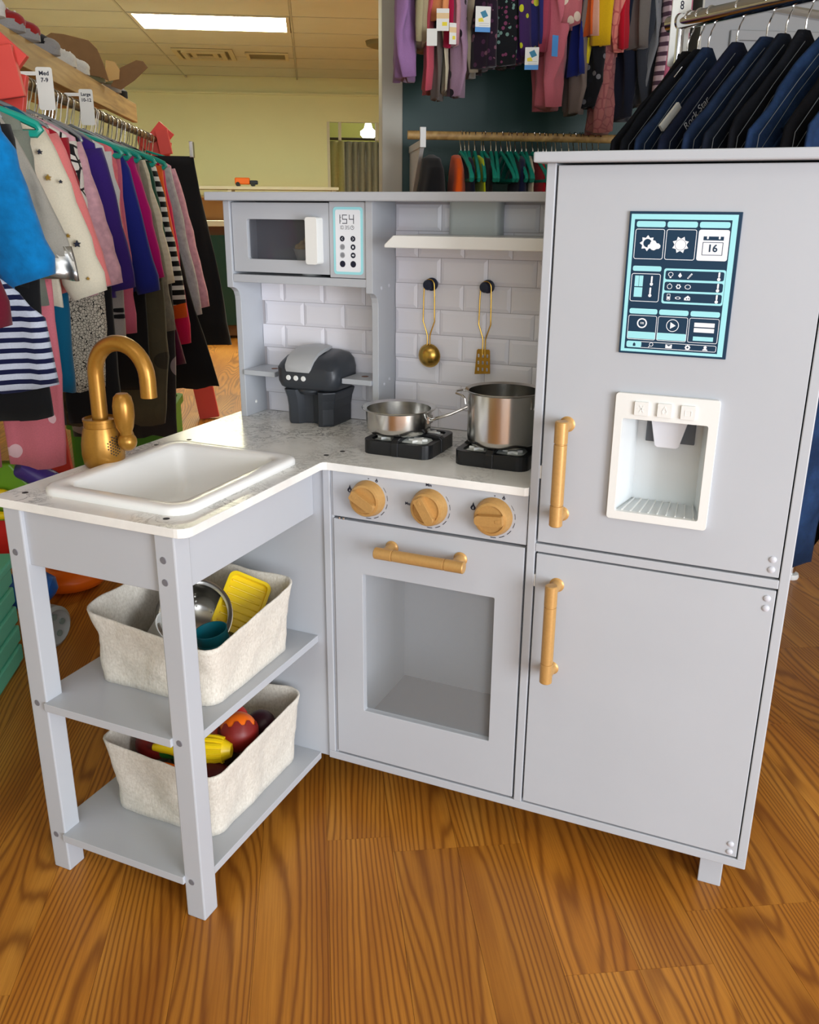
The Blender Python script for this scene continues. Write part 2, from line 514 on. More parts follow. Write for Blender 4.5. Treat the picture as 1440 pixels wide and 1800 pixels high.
bm = newbm(); lathe(bm, [(0.0, -0.045), (0.09, -0.045), (0.13, -0.03), (0.14, 0.0), (0.14, 0.004)], 28)
o = roomobj(finish(bm, 'smoke_detector', VENTD, smooth=True)); o.location = W(0.62, 8.0, CH)
tag(o, 'round dark smoke detector on the ceiling tiles', 'smoke detector')

# walls
bm = newbm()
plate(bm, [(-3.2, 0.0), (3.0, 0.0), (3.0, CH + 0.03), (-3.2, CH + 0.03)], [[(0.21, 0.02), (0.95, 0.02), (0.95, 1.80), (0.21, 1.80)]], 10.4, 10.5, 'y')
struct(roomobj(finish(bm, 'wall_back', WALLM)))
struct(roomobj(box('wall_left', -3.2, -3.1, -3.2, 10.4, 0, CH + 0.03, WALLM, bevel=0)))
struct(roomobj(box('wall_right', 2.6, 2.7, -1.0, 10.4, 0, CH + 0.03, WALLG, bevel=0)))
struct(roomobj(box('trim_1', -3.1, 3.0, 10.37, 10.4, 2.05, 2.07, WALLM, bevel=0)))
# fitting room beyond the doorway: end wall, rail and lamp
struct(roomobj(box('wall_alcove', -0.2, 1.6, 11.9, 12.0, 0, CH, mat('alcove_paint', srgb(176, 176, 96), 0.8), bevel=0)))
bm = newbm()
for a in ((0.205, 0.235, 0.0, 1.80), (0.33, 0.36, 1.62, 1.80), (0.73, 0.76, 1.62, 1.80)): bx(bm, a[0], a[1], 10.39, 10.52, a[2], a[3])
struct(roomobj(finish(bm, 'trim_2', TRIMW)))
CURT = mat('grey_curtain', srgb(150, 146, 134), 0.9, noise=0.05)
CURTC = mat('cream_curtain', srgb(196, 186, 130), 0.9, noise=0.05)
def curtain(label, s0, s1, t, z0, z1, m, waves, amp):
    bm = newbm(); n = 90
    rows = []
    for z in (z0, (z0 + z1) / 2, z1):
        rows.append([bm.verts.new((s0 + (s1 - s0) * i / n, t + amp * math.sin(i / n * waves * 2 * PI) + amp * .4 * math.sin(i / n * waves * 3.7 + z), z)) for i in range(n + 1)])
    for a, b in zip(rows, rows[1:]):
        for i in range(n): bm.faces.new([a[i], a[i + 1], b[i + 1], b[i]])
    o = roomobj(finish(bm, 'curtain', m, smooth=True, autos=0))
    md = o.modifiers.new('s', 'SOLIDIFY'); md.thickness = 0.01
    return tag(o, label, 'curtain')
curtain('grey gathered fitting room curtain on a rail', 0.40, 0.92, 10.75, 0.05, 1.63, CURT, 7, 0.035)
curtain('cream curtain panel beside the grey fitting room curtain', 0.23, 0.40, 10.85, 0.05, 1.64, CURTC, 2, 0.02)
bm = newbm(); tube(bm, [(0.15, 10.8, 1.66), (1.1, 10.8, 1.66)], 0.014, 8)
tag(roomobj(finish(bm, 'curtain_rail', mat('dark_rail', srgb(58, 52, 40), 0.5), smooth=True)), 'dark rail the fitting room curtains hang from', 'curtain rail')
bm = newbm(); lathe(bm, [(0.0, 1.70), (0.06, 1.70), (0.09, 1.73), (0.09, 1.77), (0.05, 1.80), (0.02, 1.9), (0.02, CH)], 20, M=Matrix.Translation((0.70, 11.2, 0)))
tag(roomobj(finish(bm, 'globe_lamp', mat('globe_glow', (1, 0.95, 0.8, 1), 0.4, emit=14.0), smooth=True)), 'small glowing globe lamp above the fitting room', 'lamp')

# partition with pegboard and its painted end post
PEGM = None
def pegmat():
    k = N('green_pegboard'); b = k.b
    tc = k.n('ShaderNodeTexCoord')
    v = k.n('ShaderNodeTexVoronoi', Scale=1.0, Randomness=0.0)
    mp = k.n('ShaderNodeMapping'); mp.inputs['Scale'].default_value = (40, 1, 40); k.l(tc, 'Object', mp, 0); 
    mp.inputs['Location'].default_value = (0, 0.5, 0)
    k.l(mp, 0, v, 'Vector')
    r = k.ramp(v, 'Distance', [(0.13, srgb(6, 30, 30)), (0.16, srgb(10, 62, 58))], 'CONSTANT')
    nz = k.n('ShaderNodeTexNoise', Scale=4.0); k.l(tc, 'Object', nz, 'Vector')
    mx = k.mix((nz, 'Fac'), (r, 'Color'), srgb(10, 62, 60))
    mx.inputs[0].default_value = 0.3
    k.l(r, 'Color', b, 'Base Color'); b.inputs['Roughness'].default_value = 0.45
    return k.m
WP = struct(roomobj(box('wall_partition', 0.27, 2.6, 3.22, 3.32, 0, CH + 0.03, WALLG, bevel=0)))
box('pegboard', 0.315, 1.27, 3.208, 3.222, 0.05, CH, pegmat(), WP, bevel=0)
struct(roomobj(box('trim_3', 0.245, 0.314, 3.20, 3.34, 0, CH + 0.02, TRIMW, bevel=0.004)))
# panelled white door at the right end of the partition
D1 = roomobj(empty('door_1')); struct(D1)
box('door_leaf', 1.30, 2.2, 3.185, 3.22, 0.0, 2.02, DOORG, D1, bevel=0.002)
for (a, b, c, d) in ((1.40, 1.72, 1.15, 1.50), (1.80, 2.1, 1.15, 1.50), (1.40, 1.72, 1.60, 1.92), (1.80, 2.1, 1.60, 1.92), (1.40, 1.72, 0.2, 1.05), (1.80, 2.1, 0.2, 1.05)):
    bm = newbm(); plate(bm, [(a, c), (b, c), (b, d), (a, d)], [[(a + .03, c + .03), (b - .03, c + .03), (b - .03, d - .03), (a + .03, d - .03)]], 3.17, 3.188, 'y')
    finish(bm, 'door_panel', DOORG, D1, bevel=0.003)
struct(roomobj(box('trim_4', 1.255, 1.305, 3.18, 3.22, 0, 2.06, TRIMW, bevel=0.003)))
# ================================================================== PLAY KITCHEN
from mathutils import noise as mn
K = empty('play_kitchen')
tag(K, 'grey wooden L-shaped toy kitchen with gold handles and marble worktop', 'play kitchen')
ZB, ZC, ZW = 0.064, 0.5785, 0.5665
XA, XB = 0.318, 0.655
def kb(name, x0, x1, y0, y1, z0, z1, m=None, b=0.0012): return box(name, x0, x1, y0, y1, z0, z1, m or PAINT, K, bevel=b)

# carcass
kb('bottom_board', -0.003, XB, 0.0, 0.283, ZB, 0.078)
kb('side_panel', -0.003, 0.009, 0.0, 0.283, 0.078, ZW)
kb('side_panel', XA, XA + 0.012, -0.001, 0.283, 0.078, 0.988)
kb('side_panel', XB - 0.012, XB, -0.001, 0.283, 0.078, 0.988)
kb('inner_panel', 0.009, 0.0135, 0.003, 0.27, 0.078, ZW)
kb('filler_panel', -0.281, -0.003, 0.004, 0.016, ZB, ZW)
kb('side_panel', -0.293, -0.281, 0.004, 0.283, ZB, ZW)
kb('back_panel', -0.281, XA, 0.272, 0.283, 0.078, ZW)
kb('back_panel', XA + 0.012, XB - 0.012, 0.272, 0.283, 0.078, 0.988)
kb('fridge_shelf', XA + 0.012, XB - 0.012, -0.001, 0.272, 0.4885, 0.5005)
kb('fridge_top', XA - 0.012, XB + 0.012, -0.02, 0.29, 0.988, 1.0, b=0.002)
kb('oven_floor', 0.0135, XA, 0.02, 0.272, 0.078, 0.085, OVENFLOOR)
kb('oven_ceiling', 0.0135, XA, 0.02, 0.272, 0.487, 0.497)
for (a, b) in ((0.594, 0.626),):
    kb('foot', a, b, 0.031, 0.061, 0.0, ZB)
kb('foot', 0.594, 0.626, 0.235, 0.265, 0.0, ZB)
kb('foot', 0.02, 0.05, 0.235, 0.265, 0.0, ZB)

# sink wing: legs, aprons, shelves
LEGS = ((-0.048, -0.018), (-0.290, -0.260))
for (a, b) in LEGS:
    lg = kb('leg', a, b, -0.332, -0.302, 0.0, ZW, b=0.002)
    xm = a + 0.012
    zs = [0.060, 0.280, 0.505] + ([0.534] if a > -0.1 else [])
    for z in zs:
        bm = newbm(); lathe(bm, [(0, 0.0), (0.0042, 0.0), (0.0048, 0.0006), (0.0048, 0.002), (0, 0.002)], 14, M=place((0, 1, 0), (xm, -0.3326, z)))
        finish(bm, 'screw_hole', SCREWHOLE, lg, smooth=True)
kb('apron', -0.262, -0.046, -0.326, -0.314, 0.488, ZW)
kb('apron', -0.034, -0.022, -0.304, 0.004, 0.490, ZW)
kb('apron', -0.286, -0.274, -0.304, 0.004, 0.490, ZW)
SH1 = [(-0.262, -0.336), (-0.0465, -0.336), (-0.0465, -0.304), (-0.020, -0.304), (-0.020, 0.004), (-0.288, 0.004), (-0.288, -0.304), (-0.262, -0.304)]
for z in (0.273, 0.055):
    bm = newbm(); plate(bm, SH1, [], z, z + 0.012)
    finish(bm, 'wing_shelf', PAINT, K, bevel=0.001)

# worktop with a cut-out for the sink
out = [(-0.305, 0.283)]
out += [(-0.305, -0.325)] + [(-0.295 + 0.01 * math.cos(a), -0.325 + 0.01 * math.sin(a)) for a in (PI * 1.15, PI * 1.35, 1.5 * PI)]
out += [(-0.015 + 0.016 * math.cos(a), -0.319 + 0.016 * math.sin(a)) for a in (1.5 * PI, 1.6 * PI, 1.75 * PI, 1.9 * PI, 2 * PI)]
out += [(0.001, -0.012), (0.003, -0.007), (0.008, -0.005), (XA - 0.006, -0.005), (XA - 0.001, -0.002), (XA - 0.001, 0.283)]
bm = newbm()
plate(bm, out, [rrect(-0.242, -0.05, -0.28, -0.032, 0.02)], ZW, ZC)
finish(bm, 'worktop', MARBLE, K, bevel=0.0015)
for (x, y) in ((-0.278, -0.303), (-0.045, -0.309), (-0.284, -0.03), (-0.258, 0.019), (-0.012, 0.03), (0.0, 0.06)):
    bm = newbm(); lathe(bm, [(0, 0.0), (0.0042, 0.0), (0.0042, 0.0004), (0, 0.0004)], 14, M=Matrix.Translation((x, y, ZC - 0.0002)))
    finish(bm, 'screw_hole', HOLE, K)

# sink: raised rim rolling into a bowl
bm = newbm()
def rring(x0, x1, y0, y1, r, z): return [bm.verts.new((p[0], p[1], z)) for p in rrect(x0, x1, y0, y1, r, 7)]
X0, X1, Y0, Y1 = -0.262, -0.028, -0.300, -0.014
seq = [(0.0, 0.028, 0.000), (0.0, 0.028, 0.005), (0.002, 0.027, 0.0085), (0.006, 0.025, 0.010), (0.022, 0.020, 0.0095), (0.027, 0.018, 0.007), (0.029, 0.018, 0.0), (0.036, 0.02, -0.045), (0.041, 0.022, -0.062), (0.052, 0.02, -0.069), (0.085, 0.015, -0.071)]
rings = [rring(X0 + i, X1 - i, Y0 + i, Y1 - i, r, ZC + z) for i, r, z in seq]
for a, b in zip(rings, rings[1:]):
    for i in range(len(a)): bm.faces.new([a[i], a[(i + 1) % len(a)], b[(i + 1) % len(a)], b[i]])
bm.faces.new(rings[-1])
finish(bm, 'sink', SINKW, K, smooth=True, autos=60)

# faucet
FX, FY = -0.276, -0.155
bm = newbm()
lathe(bm, [(0, ZC), (0.025, ZC), (0.0285, ZC + 0.005), (0.0302, ZC + 0.018), (0.0295, ZC + 0.034), (0.0268, ZC + 0.050), (0.0248, ZC + 0.058), (0.0238, ZC + 0.0585), (0.0238, ZC + 0.066), (0.0246, ZC + 0.0665), (0.0246, ZC + 0.070), (0.0218, ZC + 0.071), (0.0218, ZC + 0.068), (0, ZC + 0.068)], 40, M=Matrix.Translation((FX, FY, 0)))
FA = finish(bm, 'faucet', GOLD2, K, smooth=True, autos=40)
bm = newbm()
p = [(FX, FY, ZC + 0.06), (FX, FY, 0.69), (FX, FY, 0.711)]
for i in range(1, 17):
    a = PI - i / 16 * PI
    p.append((FX + 0.0455 + 0.0455 * math.cos(a), FY, 0.712 + 0.0455 * math.sin(a)))
p.append((FX + 0.091, FY, 0.686))
tube(bm, p, 0.0112, 22)
finish(bm, 'spout', GOLD2, FA, smooth=True)
bm = newbm()
tube(bm, [(FX + 0.012, FY + 0.012, 0.616), (FX + 0.036, FY + 0.022, 0.621)], [0.010, 0.009], 16)
ball(bm, (FX + 0.044, FY + 0.002, 0.618), 0.0135, 18)
tube(bm, [(FX + 0.044, FY + 0.002, 0.620), (FX + 0.043, FY + 0.002, 0.632), (FX + 0.042, FY + 0.002, 0.640), (FX + 0.042, FY + 0.002, 0.655), (FX + 0.042, FY + 0.002, 0.670), (FX + 0.042, FY + 0.002, 0.682), (FX + 0.042, FY + 0.002, 0.687)],
     [0.008, 0.009, 0.0125, 0.0148, 0.0148, 0.0125, 0.008], 18)
finish(bm, 'lever', GOLD2, FA, smooth=True)
bm = newbm()
for i in range(-3, 4):
    for j in range(-3, 4):
        if i * i + j * j > 10: continue
        a = math.radians(-14) + i * 0.115
        z = ZC + 0.032 + j * 0.0042 + (0.002 if i % 2 else 0)
        rr = 0.0298
        lathe(bm, [(0, 0), (0.0010, 0), (0.0010, 0.0008), (0, 0.0008)], 8, M=place((math.cos(a), math.sin(a), 0), (FX + rr * math.cos(a), FY + rr * math.sin(a), z)))
finish(bm, 'speaker_hole', HOLE, FA)

# hutch over the worktop
HP = [(0.182, 0.945), (0.271, 0.945), (0.271, ZC), (0.203, ZC), (0.203, 0.782), (0.2022, 0.790), (0.199, 0.798), (0.193, 0.803), (0.186, 0.8055), (0.182, 0.806)]
for x in (-0.281, -0.018):
    bm = newbm(); plate(bm, [(p[0], p[1]) for p in HP], [], x, x + 0.012, 'x')
    finish(bm, 'hutch_panel', PAINT, K, bevel=0.001)
kb('hutch_top', -0.303, XA - 0.001, 0.161, 0.292, 0.945, 0.9585, b=0.002)
kb('microwave_shelf', -0.269, -0.018, 0.183, 0.271, 0.815, 0.828)
kb('hutch_back', -0.281, XA, 0.2715, 0.283, ZC, 0.945)
for (x0, x1) in ((-0.269, -0.205), (-0.0735, -0.018)):
    sx = kb('cup_shelf', x0, x1, 0.199, 0.2715, 0.6545, 0.6635)
    bm = newbm(); lathe(bm, [(0, 0), (0.006, 0), (0.006, 0.0005), (0, 0.0005)], 16, M=Matrix.Translation(((x0 + x1) / 2 + (0.012 if x0 < -0.2 else 0.0), 0.232, 0.6634)))
    finish(bm, 'screw_hole', mat('rust_plug', srgb(120, 74, 52), 0.6), sx)
for (x, y, z) in ((-0.006, 0.215, 0.813), (-0.006, 0.243, 0.815), (-0.006, 0.225, 0.655), (-0.006, 0.245, 0.66)):
    bm = newbm(); lathe(bm, [(0, 0.0015), (0.002, 0.0013), (0.0034, 0.0), (0, 0)], 12, M=place((1, 0, 0), (x, y, z)))
    finish(bm, 'screw_cap', CAP, K, smooth=True)
bm = newbm(); lathe(bm, [(0, 0.0015), (0.002, 0.0013), (0.0034, 0.0), (0, 0)], 12, M=place((1, 0, 0), (-0.269, 0.235, 0.60)))
finish(bm, 'screw_cap', WHITEPL, K, smooth=True)

# backsplash: bevelled brick tiles
TILE = mat('white_glazed_tile', srgb(234, 233, 240), 0.25)
GROUT = mat('tile_grout', srgb(178, 174, 178), 0.8)
for (bx0, bx1, ph, ztop) in ((-0.269, -0.018, -0.183, 0.815), (-0.006, XA, 0.075, 0.945)):
    bb = kb('backsplash', bx0, bx1, 0.2700, 0.2715, ZC, ztop, GROUT, b=0)
    for k in range(-2, 8):
        z0, z1 = 0.654 + 0.0411 * k, 0.654 + 0.0411 * (k + 1)
        c0, c1 = max(z0, ZC), min(z1, ztop)
        if c1 - c0 < 0.004: continue
        off = ph + (0.0402 if k % 2 else 0.0) - 0.0805 * 8
        x = off
        while x < bx1:
            a, b = max(x, bx0), min(x + 0.0805, bx1)
            if b - a > 0.004:
                g = 0.0004; iv = 0.0058
                xs = (a + g, b - g); zz = (c0 + g, c1 - g)
                il = iv if a == x else 0.0008; ir = iv if b == x + 0.0805 else 0.0008
                ib = iv if c0 == z0 else 0.0008; it = iv if c1 == z1 else 0.0008
                if (xs[1] - xs[0]) > il + ir + 0.001 and (zz[1] - zz[0]) > ib + it + 0.001:
                    bm = newbm()
                    r0 = [bm.verts.new((u, 0.2702, v)) for u, v in ((xs[0], zz[0]), (xs[1], zz[0]), (xs[1], zz[1]), (xs[0], zz[1]))]
                    r1 = [bm.verts.new((u, 0.2690, v)) for u, v in ((xs[0], zz[0]), (xs[1], zz[0]), (xs[1], zz[1]), (xs[0], zz[1]))]
                    r2 = [bm.verts.new((u, 0.2668, v)) for u, v in ((xs[0] + il, zz[0] + ib), (xs[1] - ir, zz[0] + ib), (xs[1] - ir, zz[1] - it), (xs[0] + il, zz[1] - it))]
                    for p0, p1 in ((r0, r1), (r1, r2)):
                        for q in range(4): bm.faces.new([p0[q], p0[(q + 1) % 4], p1[(q + 1) % 4], p1[q]])
                    bm.faces.new(r2)
                    finish(bm, 'tile', TILE, bb)
            x += 0.0805

# microwave
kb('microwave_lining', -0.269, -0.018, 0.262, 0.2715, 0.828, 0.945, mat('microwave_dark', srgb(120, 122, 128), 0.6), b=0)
MD = newbm(); plate(MD, rrect(-0.2672, -0.084, 0.8325, 0.9425, 0.0015, 2), [rrect(-0.2385, -0.128, 0.8535, 0.9165, 0.004, 4)], 0.186, 0.196, 'y')
MDO = finish(MD, 'microwave_door', PAINT, K, bevel=0.001)
box('window_pane', -0.2405, -0.126, 0.1925, 0.1945, 0.8515, 0.9185, SMOKE, MDO, bevel=0)
bm = newbm()
plate(bm, rrect(-0.117, -0.0955, 0.849, 0.921, 0.004, 4), [], 0.166, 0.1862, 'y')
finish(bm, 'handle', WHITEPL, MDO, bevel=0.003, seg=3)
bm = newbm(); plate(bm, rrect(-0.0828, -0.018, 0.829, 0.944, 0.001, 2), [], 0.1845, 0.196, 'y')
MF = finish(bm, 'microwave_fascia', PAINT, K, bevel=0.0008)
yp = 0.1838
bm = newbm(); plate(bm, rrect(-0.0755, -0.0235, 0.8345, 0.9365, 0.005), [], 0.1838, 0.1846, 'y'); finish(bm, 'display_border', CYAN, MF)
bm = newbm(); plate(bm, rrect(-0.0715, -0.0275, 0.8385, 0.9325, 0.003), [], 0.1834, 0.1838, 'y'); finish(bm, 'display', WHITEP, MF)
# seven-segment digits
SEG = {'0': 'abcdef', '1': 'bc', '3': 'abcdg', '4': 'bcfg', '5': 'acdfg', ':': ''}
def seg(bm, ch, x, z, wd, h, t, y):
    L = {'a': (0, 1, 1, 1), 'b': (1, .5, 1, 1), 'c': (1, 0, 1, .5), 'd': (0, 0, 1, 0), 'e': (0, 0, 0, .5), 'f': (0, .5, 0, 1), 'g': (0, .5, 1, .5)}
    for s_ in SEG[ch]:
        a, b, c, d = L[s_]
        sheet(bm, [(x + a * wd - t / 2, z + b * h - t / 2), (x + c * wd + t / 2, z + b * h - t / 2), (x + c * wd + t / 2, z + d * h + t / 2), (x + a * wd - t / 2, z + d * h + t / 2)], [], y)
    if ch == ':':
        for q in (0.28, 0.72): sheet(bm, [(x - t / 2, z + q * h - t / 2), (x + t / 2, z + q * h - t / 2), (x + t / 2, z + q * h + t / 2), (x - t / 2, z + q * h + t / 2)], [], y)
bm = newbm(); yy = 0.1832
for ch, x in (('1', -0.0705), (':', -0.0615), ('5', -0.0585), ('4', -0.0465)): seg(bm, ch, x, 0.912, 0.0075, 0.0125, 0.0011, yy)
for ch, x in (('1', -0.0650), ('0', -0.0605), ('3', -0.0545), ('5', -0.0498)): seg(bm, ch, x, 0.9035, 0.003, 0.0048, 0.0005, yy)
sheet(bm, circ(-0.0415, 0.9058, 0.0032, 20), [circ(-0.0415, 0.9058, 0.0026, 20)], yy)
sheet(bm, [(-0.0418, 0.9058), (-0.0412, 0.9058), (-0.0412, 0.908), (-0.0418, 0.908)], [], yy); sheet(bm, [(-0.0415, 0.9055), (-0.0398, 0.9055), (-0.0398, 0.906), (-0.0415, 0.906)], [], yy)
finish(bm, 'clock_print', INK, MF)
for r_, z in enumerate((0.889, 0.8765, 0.864, 0.8505)):
    for c_, x in enumerate((-0.0595, -0.0405)):
        rr = 0.0043 if r_ < 3 else 0.0050
        bm = newbm(); sheet(bm, circ(x, z, rr, 22), [], yy); b_ = finish(bm, 'keypad_print', INK, MF)
        bm = newbm(); y2 = yy - 0.0002
        if r_ == 0:
            d = -1 if c_ == 0 else 1
            for e in (1, -1):
                sheet(bm, [(x + d * 0.0016, z), (x + d * 0.0008, z), (x - d * 0.0014, z + e * 0.0022), (x - d * 0.0006, z + e * 0.0022)], [], y2)
        elif (r_, c_) in ((1, 0), (2, 0)):
            sheet(bm, circ(x, z, 0.0037, 20), [circ(x, z, 0.0031, 20)], y2); sheet(bm, circ(x, z, 0.002, 14), [circ(x, z, 0.0014, 14)], y2)
        elif (r_, c_) == (1, 1): sheet(bm, rrect(x - 0.0014, x + 0.0014, z - 0.0018, z + 0.0016, 0.0005, 2), [], y2)
        elif (r_, c_) == (2, 1): sheet(bm, [(x - 0.0024, z), (x + 0.0002, z + 0.002), (x + 0.0002, z - 0.002)], [], y2); sheet(bm, rrect(x + 0.0006, x + 0.002, z - 0.0014, z + 0.0014, 0.0005, 2), [], y2)
        if len(bm.verts): finish(bm, 'keypad_print', WHITEP, MF)
        else: bm.free()

# range hood
bm = newbm()
hp = [(0.029, 0.8785), (0.029, 0.883), (0.044, 0.8965), (XA, 0.8965), (XA, 0.8785)]
plate(bm, hp, [], 0.150, 0.268, 'y')
finish(bm, 'hood_canopy', WHITEPL, K, bevel=0.0015)
bm = newbm(); plate(bm, rrect(0.094, 0.180, 0.246, 0.275, 0.010, 5), [], 0.8965, 0.945)
finish(bm, 'hood_chimney', mat('pale_grey_green', srgb(196, 203, 202), 0.4), K, smooth=True, autos=40)

# hooks for the utensils
for x in (0.061, 0.158):
    bm = newbm(); Mx = place((0, -1, 0), (x, 0.2668, 0.818))
    lathe(bm, [(0, 0), (0.0105, 0), (0.0105, 0.003), (0.006, 0.004), (0.005, 0.014), (0.0075, 0.016), (0.0085, 0.019), (0.007, 0.022), (0, 0.023)], 20, M=Mx)
    finish(bm, 'hook', NAVYPL, K, smooth=True)

# control panel, knobs and print
cp = kb('control_panel', 0.0135, XA - 0.0015, 0.001, 0.012, 0.4945, 0.566, b=0.0008)
for n_, (x, ang) in enumerate(((0.0735, 150), (0.1715, 122), (0.268, 5))):
    z = 0.530
    bm = newbm()
    lathe(bm, [(0, -0.001), (0.0275, -0.001), (0.0275, 0.002), (0.0262, 0.004), (0.0255, 0.012), (0.0235, 0.0155), (0.020, 0.0165), (0.0195, 0.0145), (0, 0.0145)], 40, M=place((0, -1, 0), (x, 0.001, z)))
    kn = finish(bm, 'knob', GOLD, K, smooth=True, autos=40)
    R = Matrix.Translation((x, 0, z)) @ Matrix.Rotation(-math.radians(ang), 4, 'Y')
    bm = newbm(); plate(bm, rrect(-0.0205, 0.0205, -0.0072, 0.0072, [0.006, 0.003, 0.003, 0.006], 4), [], -0.0245, -0.013, 'y')
    bm.transform(R); finish(bm, 'grip', GOLD, kn, bevel=0.002, seg=3)
    bm = newbm(); plate(bm, rrect(0.010, 0.0165, -0.0022, 0.0022, 0.001, 2), [], -0.0252, -0.0245, 'y')
    bm.transform(R); finish(bm, 'pointer', GOLD, kn, bevel=0.0004)
    # printed dashes around the right side
    bm = newbm()
    for d in range(6):
        a0 = math.radians(38 - d * 24); a1 = a0 - math.radians(15)
        wd = 0.0005 + 0.0001 * d
        sheet(bm, [(x + 0.031 * math.cos(a), z + 0.031 * math.sin(a)) for a in (a0, (a0 + a1) / 2, a1)] + [(x + (0.031 + wd) * math.cos(a), z + (0.031 + wd) * math.sin(a)) for a in (a1, (a0 + a1) / 2, a0)], [], 0.0006)
    def fl(cx, cz, s_):
        o_ = [(0, -1), (.55, -.8), (.7, -.25), (.35, .3), (.05, 1.1), (-.2, .3), (-.55, -.05), (-.65, -.5), (-.4, -.85)]
        i_ = [(0, -.8), (.22, -.55), (.1, .05), (-.22, -.5)]
        sheet(bm, [(cx + s_ * u, cz + s_ * v) for u, v in o_], [[(cx + s_ * u, cz + s_ * v) for u, v in i_]], 0.0006)
    if n_ != 1:
        fl(x - 0.031, z + 0.0105, 0.0058); fl(x + 0.0135, z + 0.029, 0.0032)
        sheet(bm, circ(x + 0.0005, z + 0.030, 0.0009, 10), [], 0.0006)
    finish(bm, 'dial_print', INK, cp)
    if n_ == 1:
        text('dial_lettering', 'Min', 0.0062, INK, cp, front(x - 0.002, 0.0006, z + 0.0325), bold=0.0001)
        text('dial_lettering', 'Max', 0.0062, INK, cp, front(x - 0.0335, 0.0006, z + 0.0005), bold=0.0001)

# bar handles
def handle(parent, p0, p1, posts, r=0.0088, back=0.001):
    """bar from p0 to p1 with two posts standing on the door"""
    a, b = Vector(p0), Vector(p1); d = (b - a); L = d.length
    bm = newbm(); M = place(d.normalized(), a)
    g = 0.2 * L
    lathe(bm, [(0, 0), (r - .0012, 0), (r, 0.0012), (r, g), (r - 0.0012, g + 0.0006), (r - 0.0012, g + 0.0018), (r - 0.0002, g + 0.0024), (r - 0.0002, L - g - 0.0024), (r - 0.0012, L - g - 0.0018), (r - 0.0012, L - g - 0.0006), (r, L - g), (r, L - .0012), (r - .0012, L), (0, L)], 22, M=M)
    for q in posts:
        c = a + d * q
        lathe(bm, [(0, 0), (0.0105, 0), (0.0105, 0.002), (0.0085, 0.0032), (0.0072, 0.006), (0.0072, abs(c.y) + back)], 20, M=place((0, -1, 0), (c.x, back, c.z)))
    return finish(bm, 'handle', GOLD, parent, smooth=True, autos=40)

# oven door with see-through window
bm = newbm(); plate(bm, [(0.0145, 0.0815), (XA - 0.003, 0.0815), (XA - 0.003, 0.4905), (0.0145, 0.4905)], [rrect(0.063, 0.274, 0.1695, 0.407, 0.002, 2)], 0.0, 0.012, 'y')
OD = finish(bm, 'oven_door', PAINT, K, bevel=0.001)
box('window_pane', 0.061, 0.276, 0.0075, 0.0095, 0.1675, 0.409, GLASS, OD, bevel=0)
handle(OD, (0.0985, -0.030, 0.4585), (0.2375, -0.030, 0.4585), (0.1, 0.88))
for x in (0.024, 0.031):
    bm = newbm(); lathe(bm, [(0, 0), (0.002, 0), (0.002, 0.003), (0, 0.003)], 10, M=Matrix.Translation((x, 0.002, 0.4902)))
    finish(bm, 'hinge_pin', STEEL, OD)

# fridge doors
bm = newbm(); plate(bm, [(0.3325, 0.5035), (0.6415, 0.5035), (0.6415, 0.9855), (0.3325, 0.9855)], [rrect(0.430, 0.543, 0.560, 0.692, 0.002, 2)], -0.001, 0.012, 'y')
UD = finish(bm, 'fridge_door', PAINT, K, bevel=0.001)
handle(UD, (0.3635, -0.030, 0.540), (0.3635, -0.030, 0.681), (0.06, 0.93))
bm = newbm(); bx(bm, 0.3325, 0.6415, -0.001, 0.012, 0.0815, 0.486)
LD = finish(bm, 'freezer_door', PAINT, K, bevel=0.001)
handle(LD, (0.3635, -0.030, 0.307), (0.3635, -0.030, 0.4545), (0.06, 0.93))
for par, pts in ((UD, ((0.632, 0.527), (0.632, 0.5135))), (LD, ((0.632, 0.4745), (0.632, 0.461), (0.632, 0.1015), (0.632, 0.0885)))):
    for (x, z) in pts:
        bm = newbm(); lathe(bm, [(0, 0.0028), (0.0025, 0.0024), (0.0042, 0.0012), (0.0046, 0), (0, 0)], 16, M=place((0, -1, 0), (x, -0.001, z)))
        finish(bm, 'screw_cap', CAP, par, smooth=True)
for (z) in (0.605, 0.448):
    kb('magnet_catch', 0.3302, 0.3322, 0.0005, 0.012, z - 0.012, z + 0.006, WHITEPL, b=0)

# ice and water dispenser
DSP = empty('water_dispenser'); DSP.parent = K
bm = newbm()
plate(bm, rrect(0.4245, 0.5495, 0.554, 0.7195, 0.004, 4), [rrect(0.4345, 0.5385, 0.565, 0.6875, 0.0025, 3)], -0.0075, -0.0005, 'y')
finish(bm, 'frame', WHITEPL, DSP, bevel=0.002, seg=3)
bm = newbm()   # recess tapering to the back
fr = [(0.4335, 0.564), (0.5395, 0.564), (0.5395, 0.6885), (0.4335, 0.6885)]
bk = [(0.4455, 0.566), (0.5275, 0.566), (0.5275, 0.6875), (0.4455, 0.6875)]
A = [bm.verts.new((x, -0.002, z)) for x, z in fr]; B = [bm.verts.new((x, 0.052, z)) for x, z in bk]
for i in range(4): bm.faces.new([A[i], A[(i + 1) % 4], B[(i + 1) % 4], B[i]])
bm.faces.new(B)
rc = finish(bm, 'recess', mat('pale_recess_plastic', srgb(214, 219, 220), 0.35), DSP)
md = rc.modifiers.new('s', 'SOLIDIFY'); md.thickness = 0.002; md.offset = 1
box('nozzle_bay', 0.457, 0.519, 0.0485, 0.0519, 0.648, 0.6868, mat('painted_cavity_shade', srgb(96, 102, 108), 0.4), DSP, bevel=0.001)  # dark slab paints in the shade of the cavity behind the nozzle
bm = newbm(); plate(bm, [(0.472, 0.648), (0.475, 0.646), (0.499, 0.646), (0.502, 0.648), (0.512, 0.6868), (0.464, 0.6868)], [], 0.028, 0.0325, 'y')
